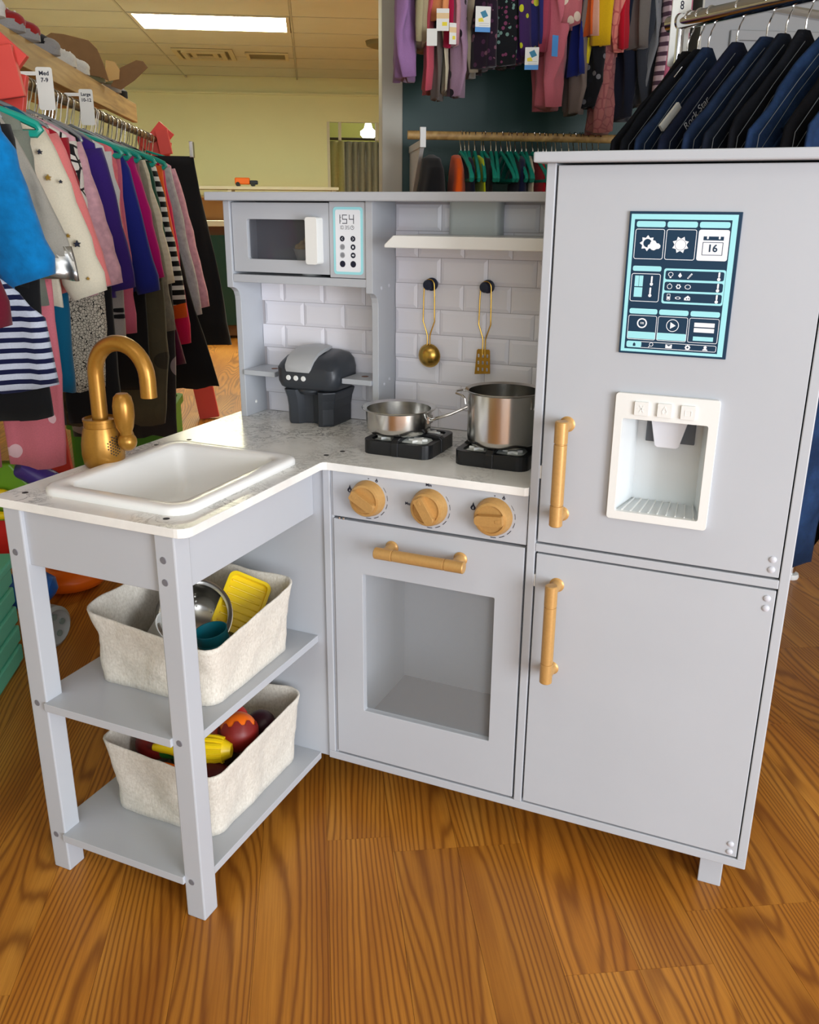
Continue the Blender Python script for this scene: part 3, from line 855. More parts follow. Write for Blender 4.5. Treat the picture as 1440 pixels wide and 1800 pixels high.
finish(bm, 'nozzle', mat('pale_blue_white', srgb(222, 225, 232), 0.3), DSP, bevel=0.001)
for i, x in enumerate((0.4575, 0.4855, 0.5135)):
    bm = newbm(); plate(bm, rrect(x - 0.0088, x + 0.0088, 0.6935, 0.7105, 0.001, 2), [], -0.0105, -0.0072, 'y')
    finish(bm, 'button', WHITEPL, DSP, bevel=0.0008)
    bm = newbm()
    zc = 0.702
    if i == 0:
        for a in (0, 60, 120):
            q = math.radians(a); d = Vector((math.cos(q), math.sin(q))) * 0.005; e = Vector((-d.y, d.x)) * 0.08
            plate(bm, [(x + d.x + e.x, zc + d.y + e.y), (x - d.x + e.x, zc - d.y + e.y), (x - d.x - e.x, zc - d.y - e.y), (x + d.x - e.x, zc + d.y - e.y)], [], -0.0109, -0.0104, 'y')
    elif i == 1: plate(bm, [(x, zc + 0.0055), (x + 0.0035, zc - 0.001), (x + 0.0025, zc - 0.0045), (x - 0.0025, zc - 0.0045), (x - 0.0035, zc - 0.001)], [[(x, zc + 0.0035), (x + 0.0024, zc - 0.001), (x, zc - 0.0035), (x - 0.0024, zc - 0.001)]], -0.0109, -0.0104, 'y')
    else: plate(bm, rrect(x - 0.004, x + 0.004, zc - 0.004, zc + 0.003, 0.0006, 2), [rrect(x - 0.0034, x + 0.0034, zc - 0.0034, zc + 0.0024, 0.0004, 2)], -0.0109, -0.0104, 'y')
    finish(bm, 'button_emblem', WHITEPL, DSP)
for i in range(9):
    x = 0.4425 + i * 0.0113
    bm = newbm(); dx = (0.4865 - x) * 0.16
    v = [bm.verts.new(c) for c in ((x - .0006, -0.001, 0.5665), (x + .0006, -0.001, 0.5665), (x + dx + .0006, 0.050, 0.5685), (x + dx - .0006, 0.050, 0.5685), (x - .0006, -0.001, 0.5635), (x + .0006, -0.001, 0.5635), (x + dx + .0006, 0.050, 0.5655), (x + dx - .0006, 0.050, 0.5655))]
    for f in ((0, 1, 2, 3), (4, 7, 6, 5), (0, 4, 5, 1), (1, 5, 6, 2), (2, 6, 7, 3), (3, 7, 4, 0)): bm.faces.new([v[q] for q in f])
    finish(bm, 'drip_rib', WHITEPL, DSP)

# printed touch screen on the fridge door
SC = kb('fridge_screen', 0.4225, 0.5485, -0.0040, -0.001, 0.7685, 0.934, NAVY, b=0.0004)
def UX(u): return 0.4225 + 0.126 * u
def VZ(v): return 0.934 - 0.1655 * v
class Print:
    def __init__(s, y): s.c = newbm(); s.w = newbm(); s.n = newbm(); s.y = y
    def rr(s, lay, u0, u1, v0, v1, r, hole=None, dy=0.0):
        bm = getattr(s, lay)
        h = [rrect(UX(u0) + hole, UX(u1) - hole, VZ(v1) + hole, VZ(v0) - hole, max(r - hole, 0.0003), 4)] if hole else []
        sheet(bm, rrect(UX(u0), UX(u1), VZ(v1), VZ(v0), r, 4), h, s.y - dy)
    def poly(s, lay, pts, dy=0.0, holes=()): sheet(getattr(s, lay), pts, list(holes), s.y - dy)
    def ci(s, lay, u, v, r, hole=None, n=24, dy=0.0): s.poly(lay, circ(UX(u), VZ(v), r, n), dy, [circ(UX(u), VZ(v), hole, n)] if hole else [])
P = Print(-0.0041)
sheet(P.c, [(UX(.018), VZ(.985)), (UX(.967), VZ(.985)), (UX(.967), VZ(.018)), (UX(.018), VZ(.018))],
      [[(UX(.052), VZ(.965)), (UX(.918), VZ(.965)), (UX(.918), VZ(.054)), (UX(.052), VZ(.054))]], P.y)
cols = ((.072, .335), (.352, .622), (.640, .905))
for a, b in cols: P.rr('c', a, b, .066, .106, .0022)
P.rr('w', .066, .335, .118, .325, .0025, hole=.0007); P.rr('w', .350, .622, .118, .325, .0025, hole=.0007); P.rr('w', .638, .908, .118, .325, .0025)
def star(cx, cz, r0, r1, n, a0=0.0): return [((cx + (r0 if i % 2 == 0 else r1) * math.cos(a0 + i * PI / n)), (cz + (r0 if i % 2 == 0 else r1) * math.sin(a0 + i * PI / n))) for i in range(2 * n)]
P.poly('w', star(UX(.486), VZ(.222), .0098, .0068, 8, PI / 8), holes=[circ(UX(.486), VZ(.222), .0062, 24)]); P.ci('w', .486, .222, .0058)
P.poly('w', star(UX(.185), VZ(.215), .0092, .0064, 8), holes=[circ(UX(.185), VZ(.215), .0048, 24)])
P.poly('w', [(UX(.195), VZ(.247)), (UX(.188), VZ(.238)), (UX(.194), VZ(.226)), (UX(.208), VZ(.222)), (UX(.214), VZ(.206)), (UX(.232), VZ(.194)), (UX(.256), VZ(.198)), (UX(.270), VZ(.214)), (UX(.290), VZ(.216)), (UX(.306), VZ(.228)), (UX(.306), VZ(.242)), (UX(.294), VZ(.252)), (UX(.272), VZ(.254)), (UX(.250), VZ(.264)), (UX(.228), VZ(.260)), (UX(.212), VZ(.250))], .0002)
sheet(P.n, [(UX(.685), VZ(.188)), (UX(.862), VZ(.188)), (UX(.862), VZ(.162)), (UX(.685), VZ(.162))], [], P.y - .0002)
for u in (.722, .825): P.rr('w', u - .008, u + .008, .155, .180, .0008, dy=.0003)
P.rr('n', .682, .862, .200, .288, .0006, hole=.0006, dy=.0002)
P.rr('c', .070, .335, .372, .408, .0020); P.rr('w', .064, .335, .424, .622, .0025, hole=.0007)
for a, b, c, d in ((.098, .135, .440, .515), (.138, .175, .440, .515), (.098, .175, .522, .590)): P.rr('c', a, b, c, d, .0002)
def thermo(u, v, h=.0105):
    x, z = UX(u), VZ(v)
    P.poly('w', rrect(x - .0010, x + .0010, z - h * .2, z + h * .55, .0009, 3), .0001); P.ci('w', u, v + .022, .0019, n=14, dy=.0001)
thermo(.255, .475); thermo(.250, .555)
P.rr('c', .362, .915, .384, .628, .0025)
for v0 in (.398, .476, .552): P.rr('n', .378, .902, v0, v0 + .062, .0022, dy=.0002)
P.y -= .0003
for v0 in (.426, .503, .580): thermo(.858, v0, .008)
# food icons
def ring(u, v, r, sx=1.0, n=16):
    x, z = UX(u), VZ(v)
    P.poly('w', [(x + sx * r * math.cos(i / n * 2 * PI), z + r * math.sin(i / n * 2 * PI)) for i in range(n)], 0, [[(x + sx * (r - .0006) * math.cos(i / n * 2 * PI), z + (r - .0006) * math.sin(i / n * 2 * PI)) for i in range(n)]])
ring(.425, .424, .0026, 1.15); P.rr('w', .417, .433, .436, .450, .0004); P.poly('w', [(UX(.510), VZ(.410)), (UX(.528), VZ(.432)), (UX(.510), VZ(.446)), (UX(.492), VZ(.432))])
P.poly('w', [(UX(.575), VZ(.448)), (UX(.585), VZ(.452)), (UX(.622), VZ(.420)), (UX(.612), VZ(.412))], 0, [[(UX(.582), VZ(.445)), (UX(.586), VZ(.447)), (UX(.615), VZ(.422)), (UX(.612), VZ(.420))]])
ring(.425, .508, .0030, 1.0); P.rr('w', .421, .430, .486, .492, .0002); P.poly('w', star(UX(.505), VZ(.507), .0032, .0024, 6), 0, [circ(UX(.505), VZ(.507), .0015, 10)]); ring(.590, .507, .0027, 1.3)
P.rr('w', .408, .440, .560, .604, .0006, hole=.0005); P.rr('w', .414, .434, .578, .596, .0002); ring(.510, .586, .0016, 2.1); P.poly('w', [(UX(.568), VZ(.600)), (UX(.622), VZ(.600)), (UX(.622), VZ(.580)), (UX(.600), VZ(.566)), (UX(.568), VZ(.585))], 0, [circ(UX(.590), VZ(.590), .0008, 8), circ(UX(.609), VZ(.588), .0008, 8)])
P.y += .0003
for a, b in cols: P.rr('c', a, b, .672, .710, .0022)
for (a, b) in cols: P.rr('w', a - .004, b + .002, .720, .895, .0022, hole=.0006)
for (a, b) in cols[:2]: P.rr('c', a, b - .003, .838, .888, .0012, dy=.0001)
P.ci('w', .200, .776, .0060, .0044); P.ci('w', .487, .782, .0074, .0066); P.poly('w', [(UX(.466), VZ(.806)), (UX(.466), VZ(.758)), (UX(.516), VZ(.782))])
for v0, lay in ((.752, 'w'), (.790, 'w'), (.850, 'c')): P.rr(lay, .685, .868, v0, v0 + .030, .0002)
P.rr('w', .070, .905, .908, .954, .0020, hole=.0006); P.rr('c', .070, .212, .908, .954, .0020, dy=.0001)
P.poly('n', [(UX(.132), VZ(.944)), (UX(.156), VZ(.944)), (UX(.156), VZ(.928)), (UX(.144), VZ(.918)), (UX(.132), VZ(.928))], .0002)
P.ci('w', .305, .926, .0024, .0018); P.poly('w', [(UX(.292), VZ(.935)), (UX(.297), VZ(.939)), (UX(.280), VZ(.948)), (UX(.277), VZ(.945))])
P.poly('w', [(UX(.440), VZ(.946)), (UX(.500), VZ(.946)), (UX(.500), VZ(.918)), (UX(.440), VZ(.918))], 0, [[(UX(.446), VZ(.920)), (UX(.494), VZ(.920)), (UX(.470), VZ(.932))]])
P.poly('w', star(UX(.645), VZ(.932), .0036, .0026, 8), 0, [circ(UX(.645), VZ(.932), .0012, 10)])
P.ci('w', .805, .924, .0018, n=14); P.poly('w', [(UX(.780), VZ(.946)), (UX(.830), VZ(.946)), (UX(.822), VZ(.936)), (UX(.805), VZ(.932)), (UX(.788), VZ(.936))])
finish(P.c, 'screen_print', CYAN, SC); finish(P.w, 'screen_print', WHITEP, SC); finish(P.n, 'screen_print', NAVY, SC)['kind'] = 'stuff'
text('screen_lettering', '16', 0.0115, NAVY, SC, front(UX(.772), P.y - .0003, VZ(.243)), bold=0.0002)
text('screen_lettering', '132', 0.0032, WHITEP, SC, front(UX(.200), P.y - .0002, VZ(.776)), bold=0.0001)

# burners
def burner(cx, cy):
    B = empty('burner'); B.parent = K
    h = 0.056
    bm = newbm(); o_ = rrect(cx - h, cx + h, cy - h, cy + h, 0.016, 5); i_ = rrect(cx - h + .010, cx + h - .010, cy - h + .010, cy + h - .010, 0.010, 5)
    plate(bm, o_, [i_], ZC, ZC + 0.0215); finish(bm, 'burner_base', BLACKPL, B, bevel=0.002, seg=3)
    bm = newbm()   # domed clear plate
    rg = []
    for q, z in ((0.0465, 0.017), (0.040, 0.020), (0.028, 0.022)): rg.append([bm.verts.new((p[0], p[1], ZC + z)) for p in rrect(cx - q, cx + q, cy - q, cy + q, 0.01, 5)])
    for a, b in zip(rg, rg[1:]):
        for i in range(len(a)): bm.faces.new([a[i], a[(i + 1) % len(a)], b[(i + 1) % len(a)], b[i]])
    bm.faces.new(rg[-1]); finish(bm, 'burner_plate', FROST, B, smooth=True)
    for k in range(4):
        a = k * PI / 2
        R = Matrix.Translation((cx, cy, 0)) @ Matrix.Rotation(a, 4, 'Z')
        bm = newbm()
        prof = [(0.0575, ZC), (0.0575, ZC + 0.021), (0.053, ZC + 0.0255), (0.044, ZC + 0.0275), (0.020, ZC + 0.0275), (0.012, ZC + 0.025), (0.014, ZC + 0.022), (0.040, ZC + 0.0215), (0.045, ZC)]
        plate(bm, prof, [], -0.0062, 0.0062, 'y'); bm.transform(R)
        finish(bm, 'burner_arm', BLACKPL, B, bevel=0.0015)
    for sx_, sy_ in ((-1, -1), (1, -1), (1, 1), (-1, 1)):
        bm = newbm(); c = (cx + sx_ * 0.026, cy + sy_ * 0.026)
        plate(bm, [(c[0] + p[0], c[1] + p[1]) for p in star(0, 0, 0.0150, 0.0080, 6, 0.3)], [], ZC + 0.0195, ZC + 0.0240)
        finish(bm, 'flame', FLAME, B, bevel=0.0008)
burner(0.086, 0.121); burner(0.2365, 0.121)
# ================================================================== THINGS ON AND IN THE PLAY KITCHEN
# frying pan
def origin_move(bm, c): bm.transform(Matrix.Translation(-Vector(c)))
ZG = ZC + 0.0275
def at_loc(o, c): o.location = c; return o
r = tag(at_loc(empty('frying_pan'), (0.069, 0.119, ZG)), 'small shiny steel toy frying pan on the burner next to the hutch panel', 'frying pan')
bm = newbm(); lathe(bm, [(0, 0), (0.046, 0), (0.0495, 0.004), (0.0505, 0.012), (0.0515, 0.034), (0.0575, 0.0365), (0.0580, 0.0378), (0.0570, 0.0385), (0.0500, 0.0358), (0.0490, 0.012), (0.047, 0.0045), (0, 0.0025)], 48)
finish(bm, 'pan_body', STEEL, r, smooth=True, autos=50)
bm = newbm(); bx(bm, 0.049, 0.053, -0.005, 0.011, 0.016, 0.028); finish(bm, 'handle_plate', STEEL, r, bevel=0.0008)
bm = newbm()
tube(bm, [(0.052, -0.002, 0.021), (0.06, -0.0025, 0.0235), (0.085, 0.004, 0.033), (0.112, 0.018, 0.0465), (0.118, 0.022, 0.0485), (0.120, 0.026, 0.049), (0.117, 0.028, 0.0485), (0.110, 0.024, 0.0465), (0.085, 0.011, 0.034), (0.060, 0.006, 0.0245), (0.052, 0.006, 0.022)], 0.0017, 8)
finish(bm, 'handle', STEEL, r, smooth=True)
# stock pot
r = tag(at_loc(empty('stock_pot'), (0.2375, 0.122, ZG)), 'tall shiny steel toy pot on the burner against the fridge', 'pot')
bm = newbm(); lathe(bm, [(0, 0), (0.050, 0), (0.0525, 0.003), (0.053, 0.010), (0.0535, 0.0755), (0.0575, 0.0778), (0.0580, 0.0788), (0.057, 0.0796), (0.0520, 0.0770), (0.0515, 0.010), (0.050, 0.004), (0, 0.003)], 56)
finish(bm, 'pot_body', STEEL, r, smooth=True, autos=50)
for sg in (-1, 1):
    bm = newbm()
    ca = [(-0.052, -0.020, 0.055), (-0.0545, -0.020, 0.064), (-0.058, -0.0195, 0.0675)]
    pth = [(-0.0525, -0.020, 0.056), (-0.054, -0.020, 0.064), (-0.058, -0.0195, 0.068), (-0.070, -0.014, 0.0695), (-0.0755, 0.0, 0.070), (-0.070, 0.014, 0.0695), (-0.058, 0.0195, 0.068), (-0.054, 0.020, 0.064), (-0.0525, 0.020, 0.056)]
    tube(bm, [(sg * -1 * -x if sg < 0 else -x, y, z) for x, y, z in pth] if sg > 0 else pth, 0.0017, 8)
    finish(bm, 'handle', STEEL, r, smooth=True)

# utensils on the hooks
def loop_wire(r, halfw=0.0095):
    bm = newbm()
    top = [(halfw * 0.92 * math.cos(a), 0, 0.0 + halfw * 0.92 * math.sin(a)) for a in [i / 8 * PI for i in range(9)]]
    p = [(0.0022, 0, -0.107), (0.0022, 0, -0.082), (0.0034, 0, -0.077), (halfw * 1.06, 0, -0.058), (halfw * 1.04, 0, -0.05), (halfw, 0, -0.02)] + top
    p += [(-halfw, 0, -0.02), (-halfw * 1.04, 0, -0.05), (-halfw * 1.06, 0, -0.058), (-0.0034, 0, -0.077), (-0.0022, 0, -0.082), (-0.0022, 0, -0.107)]
    tube(bm, p, 0.0012, 8)
    finish(bm, 'wire_handle', BRASS, r, smooth=True)
r = tag(at_loc(empty('ladle'), (0.061, 0.2545, 0.8175)), 'brass toy ladle with round bowl and looped wire handle', 'ladle')
loop_wire(r)
bm = newbm(); lathe(bm, [(0, -0.008), (0.008, -0.0070), (0.015, -0.0035), (0.0192, 0.0015), (0.0197, 0.003), (0.0190, 0.003), (0.015, -0.0015), (0.008, -0.005), (0, -0.006)], 32, M=place((0, 1, 0), (0.001, -0.0015, -0.1145)))
finish(bm, 'ladle_bowl', BRASS, r, smooth=True, autos=60)
r = tag(at_loc(empty('slotted_turner'), (0.158, 0.2545, 0.8175)), 'brass toy turner with nine slots and looped wire handle', 'turner')
loop_wire(r)
bm = newbm()
hs = [rrect(x - 0.0017, x + 0.0017, z - 0.0030, z + 0.0030, 0.0013, 3) for x in (-0.0085, -0.001, 0.0065) for z in (-0.108, -0.119, -0.130)]
o_ = [(-0.0115, -0.0995), (-0.0100, -0.0975), (0.0090, -0.0975), (0.0105, -0.0995), (0.0120, -0.136), (-0.0145, -0.1385)]
plate(bm, o_, hs, -0.001, 0.0006, 'y')
finish(bm, 'blade', BRASSD, r, bevel=0.0003)

# coffee maker
r = tag(at_loc(empty('coffee_maker'), (-0.134, 0.225, ZC)), 'charcoal toy coffee maker with silver lid and three white buttons', 'coffee maker')
bm = newbm()
rg = []
for z, wx, wy, off, rd in ((0.062, .050, .038, 0, .018), (0.066, .056, .043, 0, .02), (0.075, .059, .045, -0.001, .02), (0.098, .060, .045, -0.001, .02), (0.112, .057, .043, 0.0, .02), (0.120, .050, .038, 0.003, .02), (0.124, .038, .028, 0.006, .02)):
    rg.append([bm.verts.new((p[0], p[1] + off, z - 0.012 * max(0, -p[1]) / 0.045 * (1 if z > 0.1 else 0))) for p in rrect(-wx, wx, -wy, wy, rd, 6)])
for a, b in zip(rg, rg[1:]):
    for i in range(len(a)): bm.faces.new([a[i], a[(i + 1) % len(a)], b[(i + 1) % len(a)], b[i]])
bm.faces.new(rg[0]); bm.faces.new(rg[-1])
finish(bm, 'head', CHARCOAL, r, smooth=True, autos=50)
bm = newbm(); rg = []
for y, z, wd in ((-0.0475, 0.098, .022), (-0.046, 0.103, .025), (-0.036, 0.114, .026), (-0.02, 0.1225, .026), (0.0, 0.1265, .026), (0.02, 0.128, .025), (0.036, 0.127, .022)):
    rg.append([bm.verts.new((x * wd - 0.012, y, z - 0.001 * abs(x) + dz)) for x, dz in ((-1, -.004), (-1, .002), (-.6, .003), (0, .0032), (.6, .003), (1, .002), (1, -.004))])
for a, b in zip(rg, rg[1:]):
    for i in range(6): bm.faces.new([a[i], a[i + 1], b[i + 1], b[i]])
bm.faces.new(rg[0]); bm.faces.new(rg[-1])
finish(bm, 'lid', SILVERPL, r, smooth=True, autos=50)
for x in (-0.031, -0.0165, -0.002):
    bm = newbm(); lathe(bm, [(0, 0.0022), (0.004, 0.0018), (0.0048, 0.0), (0, 0)], 18, M=place((0, -1, 0), (x, -0.0455, 0.0825)))
    finish(bm, 'button', WHITEPL, r, smooth=True)
bm = newbm()   # waisted stand with a hollow front
n = 12
base = [(-0.045, 0.038), (-0.045, -0.026), (-0.036, -0.036), (-0.022, -0.032), (-0.014, -0.022), (0.0, -0.018), (0.012, -0.022), (0.018, -0.034), (0.022, -0.040), (0.030, -0.039), (0.045, -0.026), (0.045, 0.038)]
rg = []
for z, f in ((0.0, 0.97), (0.004, 0.99), (0.03, 1.0), (0.045, 1.04), (0.055, 1.10), (0.0585, 1.12), (0.0605, 1.10)):
    rg.append([bm.verts.new((x * f, y * f, z)) for x, y in base])
for a, b in zip(rg, rg[1:]):
    for i in range(n): bm.faces.new([a[i], a[(i + 1) % n], b[(i + 1) % n], b[i]])
bm.faces.new(rg[0]); bm.faces.new(rg[-1])
finish(bm, 'stand', CHARCOAL, r, bevel=0.0015)
bm = newbm(); lathe(bm, [(0, 0.053), (0.022, 0.053), (0.026, 0.058), (0.026, 0.064), (0, 0.064)], 28, M=Matrix.Translation((-0.004, -0.012, 0)))
finish(bm, 'brew_spout', CHARCOAL, r, smooth=True)

# popcorn bowl in the microwave
r = tag(at_loc(empty('popcorn_bowl'), (-0.142, 0.2285, 0.828)), 'white toy bowl of popcorn inside the microwave', 'bowl')
bm = newbm(); lathe(bm, [(0, 0), (0.016, 0), (0.018, 0.004), (0.029, 0.040), (0.030, 0.042), (0.028, 0.042), (0.016, 0.006), (0, 0.004)], 28)
finish(bm, 'bowl', WHITEPL, r, smooth=True, autos=50)
bm = newbm(); rq = random.Random(3)
for i in range(34):
    a = rq.uniform(0, 2 * PI); q = rq.random() ** .5 * 0.022
    ball(bm, (q * math.cos(a), q * math.sin(a), 0.040 + 0.022 * (1 - (q / .024) ** 2) * rq.uniform(.4, 1)), rq.uniform(.004, .0065), 8)
o = finish(bm, 'popcorn', mat('popcorn', srgb(226, 190, 120), 0.8, noise=0.15), r, smooth=True); o['kind'] = 'stuff'

# fabric storage baskets
def basket(label, x0, x1, y0, y1, z0, h, corners, seed, group):
    """corners: extra height at (x0y0, x1y0, x1y1, x0y1)"""
    cx, cy = (x0 + x1) / 2, (y0 + y1) / 2
    hx, hy = (x1 - x0) / 2, (y1 - y0) / 2
    bm = newbm(); N_ = 96
    def outline(hx, hy, rd):
        P_ = rrect(-hx, hx, -hy, hy, rd, 5); out_ = []
        # resample by arc length
        L = [0]
        for i in range(len(P_)): L.append(L[-1] + (Vector(P_[(i + 1) % len(P_)]) - Vector(P_[i])).length)
        k = 0
        for j in range(N_):
            d = L[-1] * j / N_
            while L[k + 1] < d: k += 1
            f = (d - L[k]) / max(1e-9, L[k + 1] - L[k])
            a, b = Vector(P_[k]), Vector(P_[(k + 1) % len(P_)])
            out_.append(a.lerp(b, f))
        return out_
    rows = []
    V = 12
    def hgt(p):
        u = min(1, max(0, (p.x / hx + 1) / 2)); v = min(1, max(0, (p.y / hy + 1) / 2))
        return (corners[0] * (1 - u) + corners[1] * u) * (1 - v) + (corners[3] * (1 - u) + corners[2] * u) * v
    def row(t, ins, dz=0.0):
        flare = -0.010 + 0.010 * t
        o_ = outline(hx + flare - ins, hy + flare - ins, 0.022)
        rw = []
        for p in o_:
            n3 = Vector((p.x * 22 + seed, p.y * 22, t * 2.2))
            w1 = mn.noise(n3); w2 = mn.noise(n3 * 2.7 + Vector((5, 1, 2)))
            nrm = Vector((p.x / hx, p.y / hy)).normalized()
            push = (0.0075 * w1 + 0.003 * w2) * math.sin(min(1, t * 1.15) * PI * 0.8 + .25) 
            sag = -0.004 * math.sin(t * PI)
            q = p + nrm * (push + sag)
            z = t * (h + hgt(p)) + 0.0035 * w1 * t + dz
            rw.append(bm.verts.new((q.x, q.y, z)))
        return rw
    seqr = [row(i / V, 0.0) for i in range(V + 1)]
    seqr.append(row(1.0, 0.0015, 0.0015)); seqr.append(row(1.0, 0.003, 0.0))
    seqr += [row(i / V, 0.004) for i in range(V - 1, 0, -1)] + [row(0.03, 0.006)]
    for a, b in zip(seqr, seqr[1:]):
        for i in range(N_): bm.faces.new([a[i], a[(i + 1) % N_], b[(i + 1) % N_], b[i]])
    bm.faces.new(seqr[0]); bm.faces.new(seqr[-1])
    r = tag(at_loc(empty('storage_basket'), (cx, cy, z0)), label, 'basket', group)
    o = finish(bm, 'basket_body', LINEN, r, smooth=True, autos=0)
    # hem line below the rim
    bm = newbm(); hb = []
    for t in (0.80, 0.815):
        hb.append(outline(hx + (-0.010 + 0.010 * t), hy + (-0.010 + 0.010 * t), 0.022))
    return r
BASKETG = 'linen baskets under the toy sink'
basket('linen basket of toy dishes on the upper wing shelf', -0.251, -0.030, -0.262, -0.036, 0.2855, 0.100, (0.012, -0.012, 0.010, 0.016), 1.3, BASKETG)
basket('linen basket of toy fruit and vegetables on the bottom wing shelf', -0.248, -0.040, -0.262, -0.010, 0.0675, 0.112, (0.008, -0.006, 0.006, 0.006), 7.9, BASKETG)

# toys in the upper basket
YEL = mat('yellow_plastic', srgb(238, 204, 22), 0.35)
TEAL = mat('teal_plastic', srgb(16, 104, 120), 0.4)
ORG = mat('orange_plastic', srgb(244, 112, 20), 0.35)
REDP = mat('red_plastic', srgb(196, 34, 26), 0.4)
DRED = mat('dark_red_plastic', srgb(120, 22, 18), 0.45)
GRN = mat('green_plastic', srgb(40, 120, 40), 0.45)
PURP = mat('purple_plastic', srgb(70, 46, 130), 0.4)
BLU = mat('blue_plastic', srgb(20, 84, 160), 0.35)
def tilt(bm, rx_, ry_, rz_=0): bm.transform(Matrix.Rotation(rz_, 4, 'Z') @ Matrix.Rotation(rx_, 4, 'X') @ Matrix.Rotation(ry_, 4, 'Y'))
def tilted(name, loc, rx_=0, ry_=0, rz_=0):
    o = empty(name, loc); o.rotation_euler = (rx_, ry_, rz_); return o
r = tag(tilted('toy_mug', (-0.178, -0.190, 0.322), 0.5, 0.55, 0.9), 'white toy mug lying in the upper basket', 'mug')
bm = newbm(); lathe(bm, [(0, 0), (0.022, 0), (0.026, 0.004), (0.031, 0.045), (0.032, 0.047), (0.030, 0.047), (0.024, 0.006), (0, 0.004)], 32); finish(bm, 'mug_body', WHITEPL, r, smooth=True, autos=50)
bm = newbm(); tube(bm, [(0.028 + 0.019 * math.sin(a), 0, 0.0245 - 0.017 * math.cos(a)) for a in [i / 14 * PI for i in range(15)]], 0.0032, 10); finish(bm, 'mug_handle', WHITEPL, r, smooth=True)
r = tag(tilted('toy_colander', (-0.147, -0.140, 0.352), math.radians(50), math.radians(20), 0.25), 'steel toy colander with pierced side in the upper basket', 'colander')
bm = newbm(); lathe(bm, [(0, -0.030), (0.025, -0.029), (0.042, -0.018), (0.050, 0.004), (0.051, 0.014), (0.056, 0.0165), (0.057, 0.018), (0.055, 0.0185), (0.049, 0.015), (0.048, 0.004), (0.040, -0.016), (0.024, -0.026), (0, -0.027)], 44); finish(bm, 'colander_bowl', STEEL, r, smooth=True, autos=50)
bm = newbm()
for k in range(3):
    for q in range(12):
        a = q / 12 * 2 * PI; rr_, zz_ = ((0.0372, -0.0145), (0.031, -0.021), (0.0245, -0.0252))[k]
        if q % 4 == 3: continue
        lathe(bm, [(0, 0), (0.0014, 0), (0.0014, 0.0008), (0, 0.0008)], 8, M=place((-math.cos(a) * .6, -math.sin(a) * .6, 0.7), (rr_ * math.cos(a), rr_ * math.sin(a), zz_)))
finish(bm, 'colander_hole', mat('bright_hole', srgb(230, 228, 220), 0.5), r)
r = tag(tilted('toy_cup', (-0.078, -0.182, 0.318), 0.15, -0.1, 0), 'teal plastic toy cup in the upper basket', 'cup')
bm = newbm(); lathe(bm, [(0, 0), (0.018, 0), (0.020, 0.003), (0.0235, 0.048), (0.0240, 0.051), (0.0225, 0.051), (0.0185, 0.005), (0, 0.004)], 28); finish(bm, 'cup_body', TEAL, r, smooth=True, autos=50)
bm = newbm(); lathe(bm, [(0.0222, 0.030), (0.0228, 0.031), (0.0232, 0.034), (0.0226, 0.035)], 28, cap=False); finish(bm, 'cup_band', TEAL, r, smooth=True)
r = tag(tilted('toy_tray', (-0.098, -0.092, 0.362), math.radians(42), math.radians(26), 0.5), 'yellow ribbed toy baking tray in the upper basket', 'tray')
bm = newbm(); plate(bm, rrect(-0.030, 0.030, -0.044, 0.044, 0.009, 5), [], -0.002, 0.002); finish(bm, 'tray_base', YEL, r, bevel=0.001)
bm = newbm(); plate(bm, rrect(-0.034, 0.034, -0.048, 0.048, 0.012, 5), [rrect(-0.029, 0.029, -0.043, 0.043, 0.008, 5)], -0.002, 0.0085); finish(bm, 'tray_rim', YEL, r, bevel=0.0015)
for i in range(7):
    bm = newbm(); tube(bm, [(-0.026 + 0.0, -0.034 + i * 0.0113, 0.0022), (0.026, -0.034 + i * 0.0113, 0.0022)], 0.0017, 8); finish(bm, 'tray_rib', YEL, r, smooth=True)
bm = newbm(); ball(bm, (0, 0, 0), 0.016, 16, (1, .8, 1.2)); o = finish(bm, 'toy_aubergine', mat('aubergine', srgb(32, 22, 44), 0.3), smooth=True); o.location = (-0.062, -0.128, 0.33); tag(o, 'dark purple toy aubergine beside the teal cup', 'toy vegetable')
bm = newbm(); lathe(bm, [(0, 0), (0.05, 0), (0.062, 0.010), (0.063, 0.012), (0.060, 0.012), (0.049, 0.003), (0, 0.002)], 40); o = finish(bm, 'toy_plate', WHITEPL, smooth=True, autos=50); o.location = (-0.14, -0.15, 0.2895); tag(o, 'white toy plate at the bottom of the upper basket', 'plate')

# toys in the lower basket
r = tag(tilted('toy_fruit', (-0.084, -0.138, 0.172), *Vector((-0.40, 0.50, 0.77)).to_track_quat('Z', 'Y').to_euler()), 'orange toy fruit with red zigzag peel in the lower basket', 'toy fruit')
bm = newbm(); ball(bm, (0, 0, 0), 0.0300, 40, (1, 1, 1.02)); finish(bm, 'fruit_flesh', ORG, r, smooth=True)
bm = newbm(); n = 40; rg = []
for k, ph in enumerate((-85, -65, -45, -25, -10, 0)):
    rw = []
    for i in range(n):
        a = i / n * 2 * PI; p_ = math.radians(ph + 12 * (k == 5) + (9 if (k == 5 and i % 4 in (1, 2)) else (-4 if k == 5 else 0)))
        rw.append(bm.verts.new((0.0316 * math.cos(p_) * math.cos(a), 0.0316 * math.cos(p_) * math.sin(a), 0.0322 * math.sin(p_))))
    rg.append(rw)
for a, b in zip(rg, rg[1:]):
    for i in range(n): bm.faces.new([a[i], a[(i + 1) % n], b[(i + 1) % n], b[i]])
bm.faces.new(rg[0]); finish(bm, 'zigzag_peel', DRED, r, smooth=True)
def veg(name, label, m, loc, r0, sc, rot=(0, 0, 0), cat='toy vegetable'):
    bm = newbm(); ball(bm, (0, 0, 0), r0, 20, sc); o = finish(bm, name, m, smooth=True); o.location = loc; o.rotation_euler = rot
    return tag(o, label, cat)
